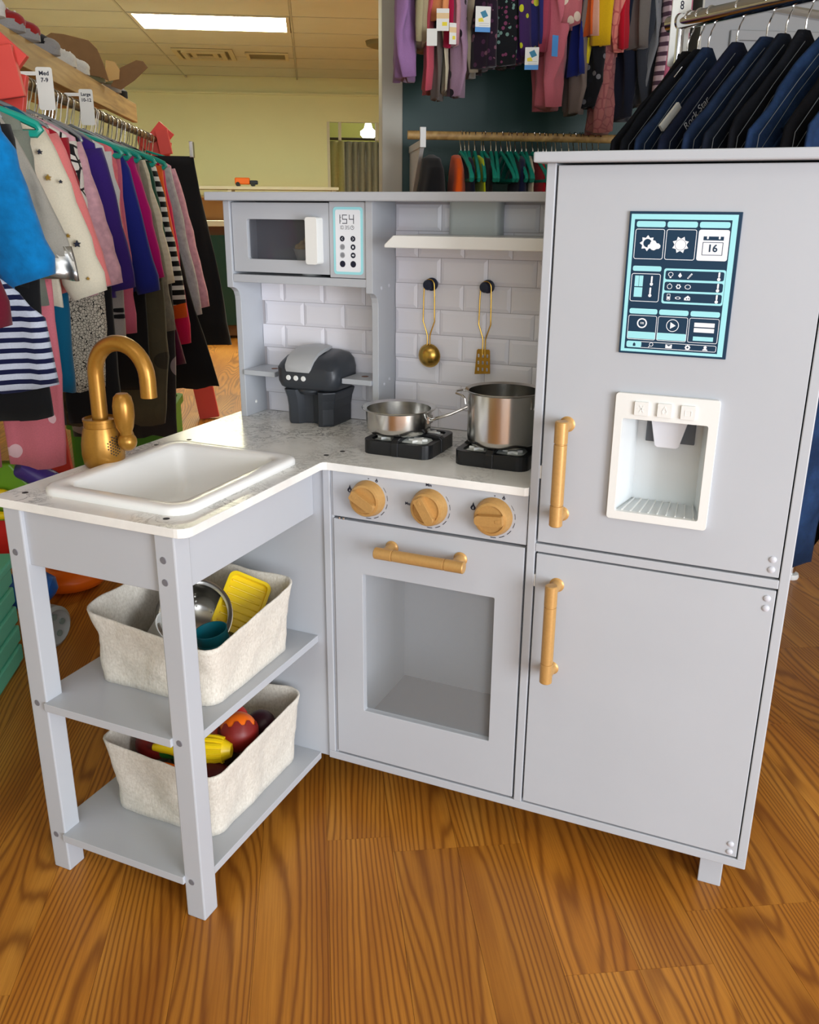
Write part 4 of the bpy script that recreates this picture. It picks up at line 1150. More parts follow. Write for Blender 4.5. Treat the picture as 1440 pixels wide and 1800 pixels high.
veg('toy_tomato', 'bright red toy tomato next to the orange zigzag fruit', REDP, (-0.122, -0.100, 0.164), 0.026, (1, 1, .9))
veg('toy_apple', 'orange red toy apple tucked beside the zigzag fruit', mat('red_orange', srgb(210, 60, 26), 0.35), (-0.108, -0.140, 0.158), 0.022, (1, 1, .95), cat='toy fruit')
veg('toy_beet', 'dark toy beetroot behind the orange zigzag fruit', mat('beet', srgb(60, 20, 34), 0.4), (-0.085, -0.075, 0.150), 0.024, (1, 1, .9))
veg('toy_pepper', 'dark red toy pepper next to the green cucumber in the lower basket', DRED, (-0.205, -0.190, 0.150), 0.028, (1, 1, .9))
veg('toy_cucumber', 'dark green toy cucumber in the lower basket', GRN, (-0.178, -0.185, 0.150), 0.020, (1.8, 1, 1), (0, 0, .3))
veg('toy_carrot', 'orange toy carrot lying low in the lower basket', ORG, (-0.150, -0.232, 0.140), 0.014, (2.2, 1, 1), (0, 0, .1))
veg('toy_potato', 'dark brown toy potato at the bottom of the lower basket', mat('potato', srgb(92, 56, 30), 0.6), (-0.14, -0.13, 0.105), 0.035, (1.3, 1, 1))
veg('toy_plum', 'maroon toy plum under the yellow corn', mat('plum', srgb(90, 24, 30), 0.4), (-0.09, -0.205, 0.125), 0.030, (1.3, 1, 1), cat='toy fruit')
veg('toy_lime', 'green toy lime at the bottom of the lower basket', GRN, (-0.20, -0.12, 0.102), 0.032, (1, 1, 1), cat='toy fruit')
# corn cob
r = tag(tilted('toy_corn', (-0.128, -0.195, 0.164), 0.0, 0.0, 0.35), 'yellow toy corn cob lying in the lower basket', 'toy corn')
bm = newbm(); pth = [(-0.060 + i * 0.012, 0, 0) for i in range(11)]
tube(bm, pth, [0.005, 0.008, 0.0095, 0.0125, 0.016, 0.0185, 0.020, 0.0205, 0.020, 0.017, 0.010], 20); finish(bm, 'cob', YEL, r, smooth=True)
for i in range(14):
    a = i / 14 * 2 * PI
    bm = newbm(); tube(bm, [(-0.018 + j * 0.011, 0.0195 * f * math.cos(a), 0.0195 * f * math.sin(a)) for j, f in enumerate((0.72, .86, .97, 1.0, 1.02, .98, .85))], 0.0036, 6)
    finish(bm, 'kernel_row', YEL, r, smooth=True)
# ================================================================== CLOTHES SHOP AROUND IT
def fabric(name, col, rough=0.9, kind=None, c2=None, scale=1.0, c3=None, bump=0.15):
    """cloth: plain, stripes, dots, print, check, fleece, floral"""
    if name in MATS: return MATS[name]
    k = N(name); b = k.b
    b.inputs['Roughness'].default_value = rough
    b.inputs['Specular IOR Level'].default_value = 0.2
    b.inputs['Sheen Weight'].default_value = 0.15
    tc = k.n('ShaderNodeTexCoord')
    nz = k.n('ShaderNodeTexNoise', Scale=(60.0 if kind == 'fleece' else 400.0), Detail=3.0); k.l(tc, 'Object', nz, 'Vector')
    d = tuple(c * (0.72 if kind == 'fleece' else 0.9) for c in col[:3]) + (1,)
    base = k.ramp(nz, 'Fac', [(0.3, d), (0.7, col)])
    src, out = base, 'Color'
    if kind in ('stripes', 'check'):
        sp = k.n('ShaderNodeSeparateXYZ'); k.l(tc, 'Object', sp, 0)
        m = k.n('ShaderNodeMath', i1=scale, _operation='MULTIPLY'); k.l(sp, 2, m, 0)
        fr = k.n('ShaderNodeMath', _operation='FRACT'); k.l(m, 0, fr, 0)
        gt = k.n('ShaderNodeMath', i1=0.55, _operation='GREATER_THAN'); k.l(fr, 0, gt, 0)
        mx = k.mix((gt, 0), (base, 'Color'), c2); src, out = mx, 2
    elif kind == 'dots':
        v = k.n('ShaderNodeTexVoronoi', Scale=scale, Randomness=0.55); k.l(tc, 'Object', v, 'Vector')
        lt = k.n('ShaderNodeMath', i1=0.30, _operation='LESS_THAN'); k.l(v, 'Distance', lt, 0)
        mx = k.mix((lt, 0), (base, 'Color'), c2); src, out = mx, 2
    elif kind == 'print':
        v = k.n('ShaderNodeTexVoronoi', Scale=scale, _feature='DISTANCE_TO_EDGE'); k.l(tc, 'Object', v, 'Vector')
        lt = k.n('ShaderNodeMath', i1=0.06, _operation='LESS_THAN'); k.l(v, 'Distance', lt, 0)
        mx = k.mix((lt, 0), (base, 'Color'), c2); src, out = mx, 2
    elif kind == 'floral':
        v = k.n('ShaderNodeTexVoronoi', Scale=scale); k.l(tc, 'Object', v, 'Vector')
        sp = k.n('ShaderNodeSeparateColor'); k.l(v, 'Color', sp, 0)
        r = k.ramp(sp, 0, [(0.0, col), (0.35, c2), (0.6, col), (0.72, c3 or c2), (0.9, col)], 'CONSTANT')
        lt = k.n('ShaderNodeMath', i1=0.42, _operation='LESS_THAN'); k.l(v, 'Distance', lt, 0)
        mx = k.mix((lt, 0), (base, 'Color'), (r, 'Color')); src, out = mx, 2
    k.l(src, out, b, 'Base Color')
    k.bump(nz, 'Fac', 0.5 if kind == 'fleece' else bump, 0.003 if kind == 'fleece' else 0.001)
    MATS[name] = k.m
    return k.m

TEALH = mat('teal_hanger_plastic', srgb(18, 150, 132), 0.35)
CLEARH = mat('clear_hanger_plastic', srgb(128, 132, 132), 0.2)
WOODS = None
def pinewood():
    k = N('pine_board'); b = k.b
    tc = k.n('ShaderNodeTexCoord')
    mp = k.n('ShaderNodeMapping'); mp.inputs['Scale'].default_value = (20, 1.5, 20); k.l(tc, 'Object', mp, 0)
    nz = k.n('ShaderNodeTexNoise', Scale=2.0, Detail=4.0, Distortion=0.6); k.l(mp, 0, nz, 'Vector')
    r = k.ramp(nz, 'Fac', [(0.3, srgb(146, 112, 62)), (0.55, srgb(186, 150, 92)), (0.75, srgb(204, 170, 112))])
    k.l(r, 'Color', b, 'Base Color'); b.inputs['Roughness'].default_value = 0.55
    return k.m
PINE = pinewood()
REDW = mat('red_painted_board', srgb(212, 72, 62), 0.5)
CARD = mat('white_card', srgb(226, 226, 220), 0.6)
RODM = mat('bronze_rod', srgb(120, 96, 62), 0.35, metal=0.7)

def loft(bm, rows):
    for a, b in zip(rows, rows[1:]):
        n = len(a)
        for i in range(n): bm.faces.new([a[i], a[(i + 1) % n], b[(i + 1) % n], b[i]])
    bm.faces.new(rows[0]); bm.faces.new(rows[-1])

def cloth_tube(bm, prof, th, rip=0.010, seed=0.0, n=36, sub=4, xoff=0.0, wl=0.06):
    """prof: (half width, z) from the top down; a flattened, rippled sack of cloth"""
    P_ = []
    for (a, b) in zip(prof, prof[1:]):
        for i in range(sub): P_.append((a[0] + (b[0] - a[0]) * i / sub, a[1] + (b[1] - a[1]) * i / sub, 0))
    P_.append((prof[-1][0], prof[-1][1], 0))
    z0, z1 = prof[0][1], prof[-1][1]
    rows = []
    for (hw, z, _) in P_:
        d = (z0 - z) / max(1e-6, z0 - z1)
        rw = []
        for i in range(n):
            a = i / n * 2 * PI
            c, s_ = math.cos(a), math.sin(a)
            x = hw * math.copysign(abs(c) ** 0.8, c)
            tt = min(th, hw * 0.8) * (0.55 + 0.45 * min(1, d * 3))
            y = tt * math.copysign(abs(s_) ** 0.8, s_)
            ph = seed * 2.1 + 2.2 * mn.noise(Vector((seed, x * 4, z * 2.5)))
            y += rip * min(1, d * 1.6) * math.sin(x / wl * 2 * PI + ph)
            y += 0.012 * mn.noise(Vector((x * 9 + seed * 3.7, seed, z * 7)))
            x += 0.006 * mn.noise(Vector((seed * 1.7, z * 9, c * 2)))
            zz = z + (0.006 * math.sin(x / wl * PI + ph) if d > 0.9 else 0)
            rw.append(bm.verts.new((x + xoff, y, zz)))
        rows.append(rw)
    loft(bm, rows)

def sleeve_mesh(bm, sg, x0, z0, x1, z1, r0, r1, seed, fl=0.62):
    n = 16; rows = []; m_ = 9
    for j in range(m_ + 1):
        f = j / m_
        x = x0 + (x1 - x0) * (f ** 0.85); z = z0 + (z1 - z0) * f
        r_ = r0 + (r1 - r0) * f
        if j == m_: r_ *= 0.9
        nx, nz_ = (z0 - z1), (x1 - x0)
        L = math.hypot(nx, nz_); nx /= L; nz_ /= L
        wob = 0.20 * mn.noise(Vector((seed * 3.3 + sg, f * 6, 0)))
        rows.append([bm.verts.new((sg * (x + nx * r_ * (1 + wob) * math.cos(a)), fl * r_ * math.sin(a) + 0.006 * mn.noise(Vector((seed, f * 5, a))) - 0.012 * f, z + nz_ * r_ * math.cos(a)))
                     for a in [i / n * 2 * PI for i in range(n)]])
    loft(bm, rows)

HOOK_CACHE = {}
def hanger(s, t, zr, yaw, m, label, group, hw=0.165, drop=0.062, slope=0.05, style='tri', rr=0.0042, rod_r=0.013):
    h = empty('clothes_hanger', W(s, t, zr), RA + yaw)
    key = (m.name, hw, drop, slope, style, rr)
    if key not in HOOK_CACHE:
        bm = newbm()
        q = rod_r + 0.0016
        pth = [(0, 0, -drop), (0, 0, -drop * 0.75), (0.006, 0, -drop * 0.5), (q * 0.75, 0, -q * 1.0)]
        pth += [(q * math.cos(a), 0, q * math.sin(a)) for a in [(-0.15 + i * 0.14) * PI for i in range(9)]]
        tube(bm, pth, 0.0017, 6)
        o1 = finish(bm, 'hook', CHROME, smooth=True)
        bm = newbm()
        if style == 'tri':
            p = [(0, 0, -drop + .004), (hw * .35, 0, -drop - slope * .25), (hw * .8, 0, -drop - slope * .75), (hw * .97, 0, -drop - slope), (hw, 0, -drop - slope - .008), (hw * .96, 0, -drop - slope - .014), (hw * .5, 0, -drop - slope - .014),
                 (-hw * .5, 0, -drop - slope - .014), (-hw * .96, 0, -drop - slope - .014), (-hw, 0, -drop - slope - .008), (-hw * .97, 0, -drop - slope), (-hw * .8, 0, -drop - slope * .75), (-hw * .35, 0, -drop - slope * .25)]
            tube(bm, p, rr, 8, closed=True, flat=1.0)
        else:
            tube(bm, [(-hw, 0, -drop - slope), (-hw * .5, 0, -drop - slope * .45), (0, 0, -drop), (hw * .5, 0, -drop - slope * .45), (hw, 0, -drop - slope)], rr, 8)
        o2 = finish(bm, 'shoulder', m, smooth=True)
        HOOK_CACHE[key] = (o1, o2); o1.parent = h; o2.parent = h
    else:
        for src in HOOK_CACHE[key]:
            c = src.copy(); COL.objects.link(c); c.parent = h
    return tag(h, label, 'hanger', group)

def garment(name, label, cat, m, s, t, yaw=0.0, prof=None, th=0.022, rip=0.010, sleeves=None, seed=None, group=None, legs=None, msleeve=None, wl=0.06):
    global GSEED
    GSEED += 1.37
    sd = seed if seed is not None else GSEED
    zb = min([p[1] for p in prof] + ([sleeves[3]] if sleeves else []) + ([legs[1]] if legs else []))
    r = empty(name, W(s, t, zb), RA + yaw)
    sh = lambda bm: bm.transform(Matrix.Translation((0, 0, -zb)))
    bm = newbm(); cloth_tube(bm, prof, th, rip, sd, wl=wl); sh(bm)
    finish(bm, 'waist' if legs else 'body', m, r, smooth=True, autos=0)
    if sleeves:
        for sg in (-1, 1):
            bm = newbm(); sleeve_mesh(bm, sg, *sleeves, sd); sh(bm)
            finish(bm, 'sleeve', msleeve or m, r, smooth=True, autos=0)
    if legs:   # (top half width, bottom z, bottom half width)
        hw0, zl, hw1 = legs; zt_ = prof[-1][1]
        for sg in (-1, 1):
            bm = newbm(); cloth_tube(bm, [(hw0 * .52, zt_ + 0.03), (hw0 * .5, (zt_ + zl) / 2), (hw1, zl)], th * .95, rip * .6, sd + sg, n=20, xoff=sg * hw0 * .5); sh(bm)
            finish(bm, 'leg', m, r, smooth=True, autos=0)
    return tag(r, label, cat, group)
GSEED = 0.5
LR = 'clothes on the long rack'
LH = 'hangers on the long rack'

# ---- long rack: rod on red frames
SR, ZR = -0.640, 1.20
r = roomobj(empty('clothes_rack')); r.location = W(SR, 2.6, 0); tag(r, 'long clothes rack with bronze rod on red wooden frames', 'clothes rack')
bm = newbm(); tube(bm, [(0, -1.6, ZR), (0, 1.62, ZR)], 0.013, 14); finish(bm, 'rod', RODM, r, smooth=True)
def board(p0, p1, wd, tt, y):
    bm = newbm(); a, b = Vector((p0[0], p0[1])), Vector((p1[0], p1[1])); d = (b - a).normalized(); n_ = Vector((-d.y, d.x)) * wd / 2
    plate(bm, [tuple(a + n_), tuple(b + n_), tuple(b - n_), tuple(a - n_)], [], y - tt / 2, y + tt / 2, 'y'); return bm
for y in (-0.5, 1.56):
    bm = board((0.15, 0.003), (-0.03, ZR + 0.02), 0.09, 0.022, y) if y > 0 else board((-0.03, 0.003), (-0.13, 1.31), 0.08, 0.022, -0.22)
    finish(bm, 'frame_leg', REDW, r, bevel=0.002)
    finish(board((-0.24, 0.003), (0.02, ZR + 0.0), 0.09, 0.022, y + 0.024), 'frame_leg', REDW, r, bevel=0.002)
    finish(board((-0.03, ZR - 0.05), (0.055, ZR + 0.045), 0.075, 0.02, y - 0.026), 'gusset', REDW, r, bevel=0.002)
    finish(board((0.05, ZR - 0.06), (0.035, ZR + 0.035), 0.05, 0.02, y - 0.047), 'gusset', REDW, r, bevel=0.002)
    bm = newbm(); lathe(bm, [(0, 0.004), (0.006, 0.003), (0.008, 0), (0, 0)], 14, M=place((0, -1, 0), (-0.01, y - 0.06, ZR - 0.01))); finish(bm, 'bolt', CHROME, r, smooth=True)

def C(*a): return srgb(*a)
F = fabric
# (kind, label, material, t, sleeve end (x, z) or None, hem z, options)
tops = [
 ('jacket', 'maroon quilted jacket next to the blue fleece', F('maroon_cloth', C(92, 14, 34)), 1.42, (.195, .76), .72, dict(r=.04)),
 ('shirt', 'hot pink shirt hanging before the maroon jacket', F('hot_pink_cloth', C(230, 80, 150)), 1.33, (.215, .86), .80, {}),
 ('fleece_jacket', 'fluffy bright blue fleece jacket on the long rack', F('blue_fleece', C(0, 122, 190), kind='fleece'), 1.60, (.215, .815), .80, dict(r=.05, r1=.048)),
 ('sweater', 'black sweater between the blue fleece and the cream sweater', F('black_cloth', C(22, 22, 24)), 1.70, (.15, .85), .74, {}),
 ('sweatshirt', 'cream sweatshirt with gold and dark stars', F('cream_cloth', C(214, 206, 184)), 1.90, (.232, .765), .74, dict(r=.046, r1=.040)),
 ('sweatshirt', 'salmon pink sweatshirt behind the cream starred one', F('salmon_cloth', C(222, 124, 122)), 2.00, (.222, .77), .76, dict(r=.042)),
 ('shirt', 'crimson shirt showing a sliver behind the salmon sweatshirt', F('crimson_cloth', C(150, 20, 36)), 2.07, (.17, .86), .80, {}),
 ('cardigan', 'pale pink fuzzy cardigan with black scrolled trim', F('pale_pink_fuzz', C(214, 166, 176), kind='fleece'), 2.20, (.205, .76), .74, dict(r=.040)),
 ('shirt', 'white shirt with black outline print', F('black_outline_print', C(220, 214, 204), kind='print', c2=C(28, 26, 28), scale=26), 2.14, (.16, .84), .74, {}),
 ('sweatshirt', 'deep purple sweatshirt on the long rack', F('purple_cloth', C(58, 34, 120)), 2.40, (.195, .735), .72, {}),
 ('shirt', 'plain white shirt behind the purple sweatshirt', F('white_cloth', C(216, 216, 214)), 2.50, (.165, .78), .74, {}),
 ('shirt', 'coral ruffled shirt under a teal hanger', F('coral_cloth', C(236, 120, 128), kind='fleece'), 2.56, None, .80, dict(hw=.145)),
 ('sweatshirt', 'royal blue sweatshirt before the magenta one', F('royal_cloth', C(30, 40, 130)), 2.66, (.212, .705), .70, {}),
 ('sweatshirt', 'magenta sweatshirt behind the royal blue one', F('magenta_cloth', C(186, 14, 112)), 2.80, (.205, .73), .72, dict(r=.045)),
 ('shirt', 'dusty mauve shirt behind the magenta sweatshirt', F('mauve_cloth', C(150, 100, 110)), 2.88, (.16, .80), .72, {}),
 ('sweater', 'ivory ribbed knit sweater on the long rack', F('ivory_knit', C(214, 204, 182), kind='stripes', c2=C(204, 194, 170), scale=60), 3.00, (.208, .70), .68, {}),
 ('shirt', 'dark green shirt beside the striped top', F('dark_green_cloth', C(20, 72, 58)), 3.07, (.175, .80), .74, {}),
 ('shirt', 'black top with thin white stripes', F('black_white_stripe', C(20, 20, 22), kind='stripes', c2=C(214, 212, 206), scale=32), 3.17, (.212, .62), .62, {}),
 ('dress', 'orange dress behind the striped top', F('orange_cloth', C(224, 92, 20)), 3.30, (.195, .56), .48, {}),
 ('dress', 'raspberry dress behind the orange one', F('raspberry_cloth', C(200, 20, 80)), 3.37, (.195, .46), .42, {}),
 ('sweatshirt', 'lilac and grey heather sweatshirt behind the raspberry dress', F('heather_cloth', C(176, 172, 176), kind='fleece'), 3.50, (.222, .545), .55, {}),
 ('cardigan', 'knobbly pink knit cardigan before the clipped black trousers', F('pink_knit', C(206, 152, 168), kind='fleece'), 3.66, (.240, .56), .56, {}),
 ('shirt', 'grey-green shirt under a thick teal hanger', F('greygreen_cloth', C(120, 124, 112)), 1.80, (.14, .86), .76, {}),
 ('dress', 'grey knit dress reaching below the magenta sweatshirt', F('grey_knit', C(136, 130, 116), kind='fleece'), 2.95, (.205, .56), .56, {}),
 ('shirt', 'bubblegum pink shirt with long lower sleeve', F('bubblegum_cloth', C(204, 100, 126)), 2.60, (.15, .60), .62, {}),
]
for (kind, label, m, t, sl_, hem, op) in tops:
    yw = random.uniform(-0.07, 0.07)
    hw = op.get('hw', 0.135)
    prof = [(0.025, ZR - .080), (0.05, ZR - .082), (hw * .6, ZR - .095), (hw * .95, ZR - .122), (hw, ZR - .17), (hw * .98, (hem + ZR) / 2), (hw * 1.06, hem)]
    sv = (hw - 0.034, ZR - .140, sl_[0] - op.get('r1', .034) * .85, sl_[1], op.get('r', .044), op.get('r1', .034)) if sl_ else None
    g = garment(kind, label, 'clothing', m, SR, t, yw, prof, 0.022, 0.008, sv, group=LR)
    hm = TEALH if any(q in label for q in ('grey-green', 'coral ruffled', 'royal blue', 'dark green', 'orange dress')) else CLEARH
    hanger(SR, t, ZR, yw, hm, '%s hanger holding the %s' % ('teal plastic' if hm is TEALH else 'clear plastic', label.split(' on the')[0].split(' in the')[0].split(' with ')[0].split(' behind')[0].split(' before')[0].split(' between')[0].split(' next')[0].split(' hanging')[0].split(' near')[0].split(' under')[0].split(' beside')[0].split(' reaching')[0].split(' showing')[0]), LH, hw=0.16 if hm is TEALH else 0.105, rr=.0075 if hm is TEALH else .004, drop=.078)
    # extra details
    if 'stars' in label:
        GD = mat('gold_foil', srgb(190, 150, 60), 0.35, metal=.6); bmg = newbm(); bmk = newbm()
        for (x, z, rr, k_) in ((.10, .20, .009, 0), (.16, .10, .012, 1), (.13, .31, .006, 0), (.185, .055, .006, 0), (.05, .14, .008, 1), (.12, .10, .006, 0), (.20, .17, .010, 1), (.17, .235, .010, 0)):
            pass
        for x, z, rr, mm_ in ((.150, .245, .006, GD), (.172, .238, .0035, INK), (.190, .125, .007, INK), (.175, .140, .004, GD), (.140, .290, .005, INK), (.204, .060, .0035, GD), (.165, .062, .0035, INK)):
            bm = newbm(); plate(bm, [(p[0], p[1]) for p in star(x, z, rr, rr * .45, 5, PI / 2)], [], -0.0425, -0.034, 'y'); finish(bm, 'star', mm_, g)

extra = ['navy', 'grey', 'rose', 'beige', 'plum']
others = [
 # label, material, t, profile (half width, z), legs
 ('cape', 'light grey cape with a shiny silver hem', F('grey_cape', C(160, 156, 146)), 1.76, [(.02, 1.138), (.09, 1.115), (.135, 1.045), (.170, .965), (.210, .845)], None),
 ('skirt', 'navy and white striped skirt below the blue fleece', F('navy_stripe', C(196, 204, 220), kind='stripes', c2=C(16, 22, 60), scale=58), 1.56, [(.05, .90), (.12, .84), (.200, .76), (.210, .642)], None),
 ('trousers', 'black trousers hanging behind the striped skirt', F('black_cloth', C(22, 22, 24)), 1.64, [(.15, 1.0), (.16, .8)], (.17, .575, .085)),
 ('trousers', 'pink trousers with pale polka dots', F('pink_dots', C(206, 112, 124), kind='dots', c2=C(224, 184, 190), scale=14), 1.86, [(.12, 1.0), (.135, .8)], (.135, .425, .055)),
 ('trousers', 'dark teal trousers beside the polka dot ones', F('dark_teal_cloth', C(0, 84, 116)), 2.06, [(.09, 1.0), (.10, .8)], (.11, .54, .05)),
 ('leggings', 'white leggings with black scribble print', F('scribble_print', C(196, 188, 170), kind='print', c2=C(28, 26, 26), scale=150), 2.22, [(.12, 1.0), (.14, .8)], (.15, .515, .06)),
 ('trousers', 'grey trousers with two dark bands', F('grey_cloth', C(160, 152, 146)), 2.45, [(.12, 1.0), (.14, .8)], (.15, .59, .07)),
 ('trousers', 'long black trousers below the purple sweatshirt', F('black_cloth', C(22, 22, 24)), 2.34, [(.12, 1.0), (.14, .75)], (.145, .40, .07)),
 ('trousers', 'straight black trousers below the royal blue sweatshirt', F('black_cloth', C(22, 22, 24)), 2.72, [(.12, 1.0), (.15, .75)], (.16, .42, .08)),
 ('trousers', 'khaki camouflage trousers under the grey knit dress', F('camo_cloth', C(84, 78, 60), kind='floral', c2=C(58, 54, 44), c3=C(150, 142, 138), scale=14), 2.86, [(.14, 1.0), (.18, .7)], (.19, .28, .075)),
 ('skirt', 'maroon knit skirt below the ivory sweater', F('maroon_knit', C(84, 20, 52)), 3.10, [(.12, .95), (.16, .75), (.19, .55), (.208, .425)], None),
 ('skirt', 'long black flared skirt below the raspberry dress', F('black_cloth', C(22, 22, 24)), 3.40, [(.12, 1.08), (.16, .85), (.19, .675), (.285, .29)], None),
 ('trousers', 'wide black trousers clipped at the end of the long rack', F('black_cloth', C(22, 22, 24)), 3.92, [(.185, 1.125), (.20, 1.0), (.245, .742), (.288, .38)], None),
 ('trousers', 'grey and black patterned trousers behind the camouflage ones', F('dark_floral', C(50, 48, 50), kind='floral', c2=C(150, 140, 146), c3=C(30, 30, 32), scale=12), 3.02, [(.14, .9), (.17, .7)], (.19, .20, .075)),
]
for (kind, label, m, t, prof, legs) in others:
    yw = random.uniform(-0.05, 0.05)
    if prof[0][1] < 1.1 and 'clipped' not in label: prof = [(.05, ZR - .075), (.10, ZR - .11)] + prof
    g = garment(kind, label, 'clothing', m, SR, t, yw, prof, 0.020, 0.010, None, group=LR, legs=legs)
    hanger(SR, t, ZR, yw, TEALH if 'clipped' in label else CLEARH, 'hanger on the rod carrying the ' + label.split(' hanging')[0].split(' below')[0].split(' at the')[0].split(' clipped')[0].split(' under')[0].split(' beside')[0] , LH, hw=0.17 if 'clipped' in label else 0.11)
    if 'silver hem' in label:
        bm = newbm(); zb = prof[-1][1]
        cloth_tube(bm, [(.206, .02), (.216, -.035)], .026, .010, 3.0); finish(bm, 'silver_hem', mat('silver_foil', srgb(190, 190, 188), 0.25, metal=.9), g, smooth=True, autos=0)
    if 'two dark bands' in label:
        for z in (.072, .088):
            for sg in (-1, 1):
                bm = newbm(); cloth_tube(bm, [(.0725, z + .005), (.0725, z)], .0205, .006, 1.0, n=20, xoff=sg * .075); finish(bm, 'dark_band', F('black_cloth', C(22, 22, 24)), g, smooth=True, autos=0)
    if 'clipped' in label:
        bm = newbm(); bx(bm, .17, .185, -.025, .025, .74, .80); finish(bm, 'clip', CHROME, g, bevel=.002)

for k in range(30):
    t = 1.95 + k * .0715 + random.uniform(-.012, .012)
    hanger(SR, t, ZR, random.uniform(-.1, .1), CLEARH, 'clear plastic hanger crowded between the clothes on the long rack', LH, hw=.085, drop=.09, slope=.03)
# size dividers with lettering
for t, l1, l2, lab in ((2.30, 'Med', '7-9', 'white size divider card reading Med 7-9'), (2.70, 'Large', '10-12', 'white size divider card reading Large 10-12')):
    d = empty('size_divider', W(SR, t, ZR - .055), RA); tag(d, lab, 'size card', 'size divider cards')
    bm = newbm(); plate(bm, rrect(.034, .070, -.004, .085, .005, 4), [], -.001, .001, 'y'); plate(bm, rrect(-.004, .036, .0675, .0755, .003, 3), [], -.0011, .0011, 'y'); finish(bm, 'card', CARD, d)
    text('lettering', l1, .0125 if l1 == 'Med' else .0115, INK, d, front(.052, -.0014, .072), bold=.0003)
    text('lettering', l2, .0125 if l1 == 'Med' else .0115, INK, d, front(.052, -.0014, .058), bold=.0003)

# shelf board above the rack with shoes
sb = roomobj(empty('shoe_shelf')); sb.location = W(-0.735, 2.6, 0); tag(sb, 'pine shelf board above the long rack, lined with shoes', 'shelf')
bm = newbm(); bx(bm, -.34, .02, -1.7, 1.6, 1.318, 1.340); finish(bm, 'shelf_board', PINE, sb, bevel=.002)
bm = newbm(); bx(bm, .0, .022, -1.7, 1.6, 1.268, 1.3405); finish(bm, 'front_board', PINE, sb, bevel=.002)
for y in (-1.4, 1.5):
    bm = newbm(); bx(bm, -.32, -.29, y - .02, y + .02, 0, 1.318); finish(bm, 'shelf_post', PINE, sb, bevel=.002)

def shoe(label, s, t, yaw, cu, cs, cl, L=0.17, K_=1.32, group='shoes on the pine shelf', toe=None):
    r = empty('shoe', W(s, t, 1.3405), RA + yaw); r.scale = (K_, K_, K_); tag(r, label, 'shoe', group)
    def outline(f):   # half width along the length (0 heel, 1 toe)
        return 0.030 * (0.78 + 0.35 * math.sin(f * 2.6 + .25)) * (1 if f < .85 else math.sqrt(max(0.02, 1 - ((f - .85) / .16) ** 2))) * (1 if f > .06 else .75)
    bm = newbm(); rows = []
    for j in range(13):
        f = j / 12; w_ = outline(f); x = (f - .5) * L
        rows.append([bm.verts.new((x, y, z)) for y, z in ((-w_, 0.002), (-w_ * .9, 0), (w_ * .9, 0), (w_, 0.002), (w_ * 1.03, .018), (-w_ * 1.03, .018))])
    loft(bm, rows); finish(bm, 'sole', cs, r, smooth=True, autos=50)
    bm = newbm(); rows = []
    H = [.062, .066, .064, .058, .054, .056, .060, .056, .050, .045, .040, .032, .020]
    for j in range(13):
        f = j / 12; w_ = outline(f) * .97; x = (f - .5) * L * .98; h = H[j]
        rows.append([bm.verts.new((x, w_ * math.cos(a) * (1 if math.sin(a) < .5 else .85), .015 + (h - .015) * math.sin(a))) for a in [PI * i / 9 for i in range(10)]])
    loft(bm, rows); finish(bm, 'upper', cu, r, smooth=True, autos=0)
    bm = newbm(); ball(bm, (-.035, 0, .058), .024, 14, (1.35, .72, .32)); finish(bm, 'lining', cl, r, smooth=True)
    if toe:
        bm = newbm(); ball(bm, (L * .36, 0, .017), .028, 14, (.95, .98, .62)); finish(bm, 'toe_cap', toe, r, smooth=True)
    bm = newbm()
    for k in range(4): tube(bm, [(.005 + k * .013, -.016, .058 - k * .004), (.005 + k * .013, 0, .064 - k * .0045), (.005 + k * .013, .016, .058 - k * .004)], .0022, 6)
    o = finish(bm, 'laces', MATS['white_cloth'], r, smooth=True); o['kind'] = 'stuff'
BK, WT, RD, GY, TN = MATS['black_cloth'], fabric('shoe_white', C(206, 204, 196)), fabric('shoe_red', C(150, 34, 34)), fabric('shoe_grey', C(146, 144, 142)), fabric('shoe_camo', C(110, 108, 78), kind='floral', c2=C(170, 166, 130), c3=C(60, 60, 48), scale=24)
shoe('black sneaker with white sole beside the red sneakers', -.79, 2.36, .15, BK, WT, BK, toe=WT)
shoe('red and grey sneaker beside the black sneaker with white sole', -.80, 2.55, .10, RD, GY, BK, toe=RD)
shoe('red and grey sneaker beside the low black shoe', -.80, 2.68, .10, RD, GY, BK, toe=RD)
shoe('black low shoe with pale grey sole', -.81, 2.92, .05, BK, GY, BK, toe=GY)
shoe('white sneaker with a black patch beside the black shoe', -.82, 3.15, .1, WT, WT, BK, toe=WT)
shoe('white sneaker between two other white sneakers', -.82, 3.33, .0, WT, WT, GY, toe=WT)
shoe('white rounded sneaker by the cardboard flaps', -.81, 3.52, .0, WT, TN, GY, toe=WT)
shoe('camouflage slipper next to the cardboard box', -.81, 3.80, .1, TN, GY, BK)
shoe('grey trainer with black sole beside the camouflage slipper', -.82, 3.98, .1, GY, BK, BK)
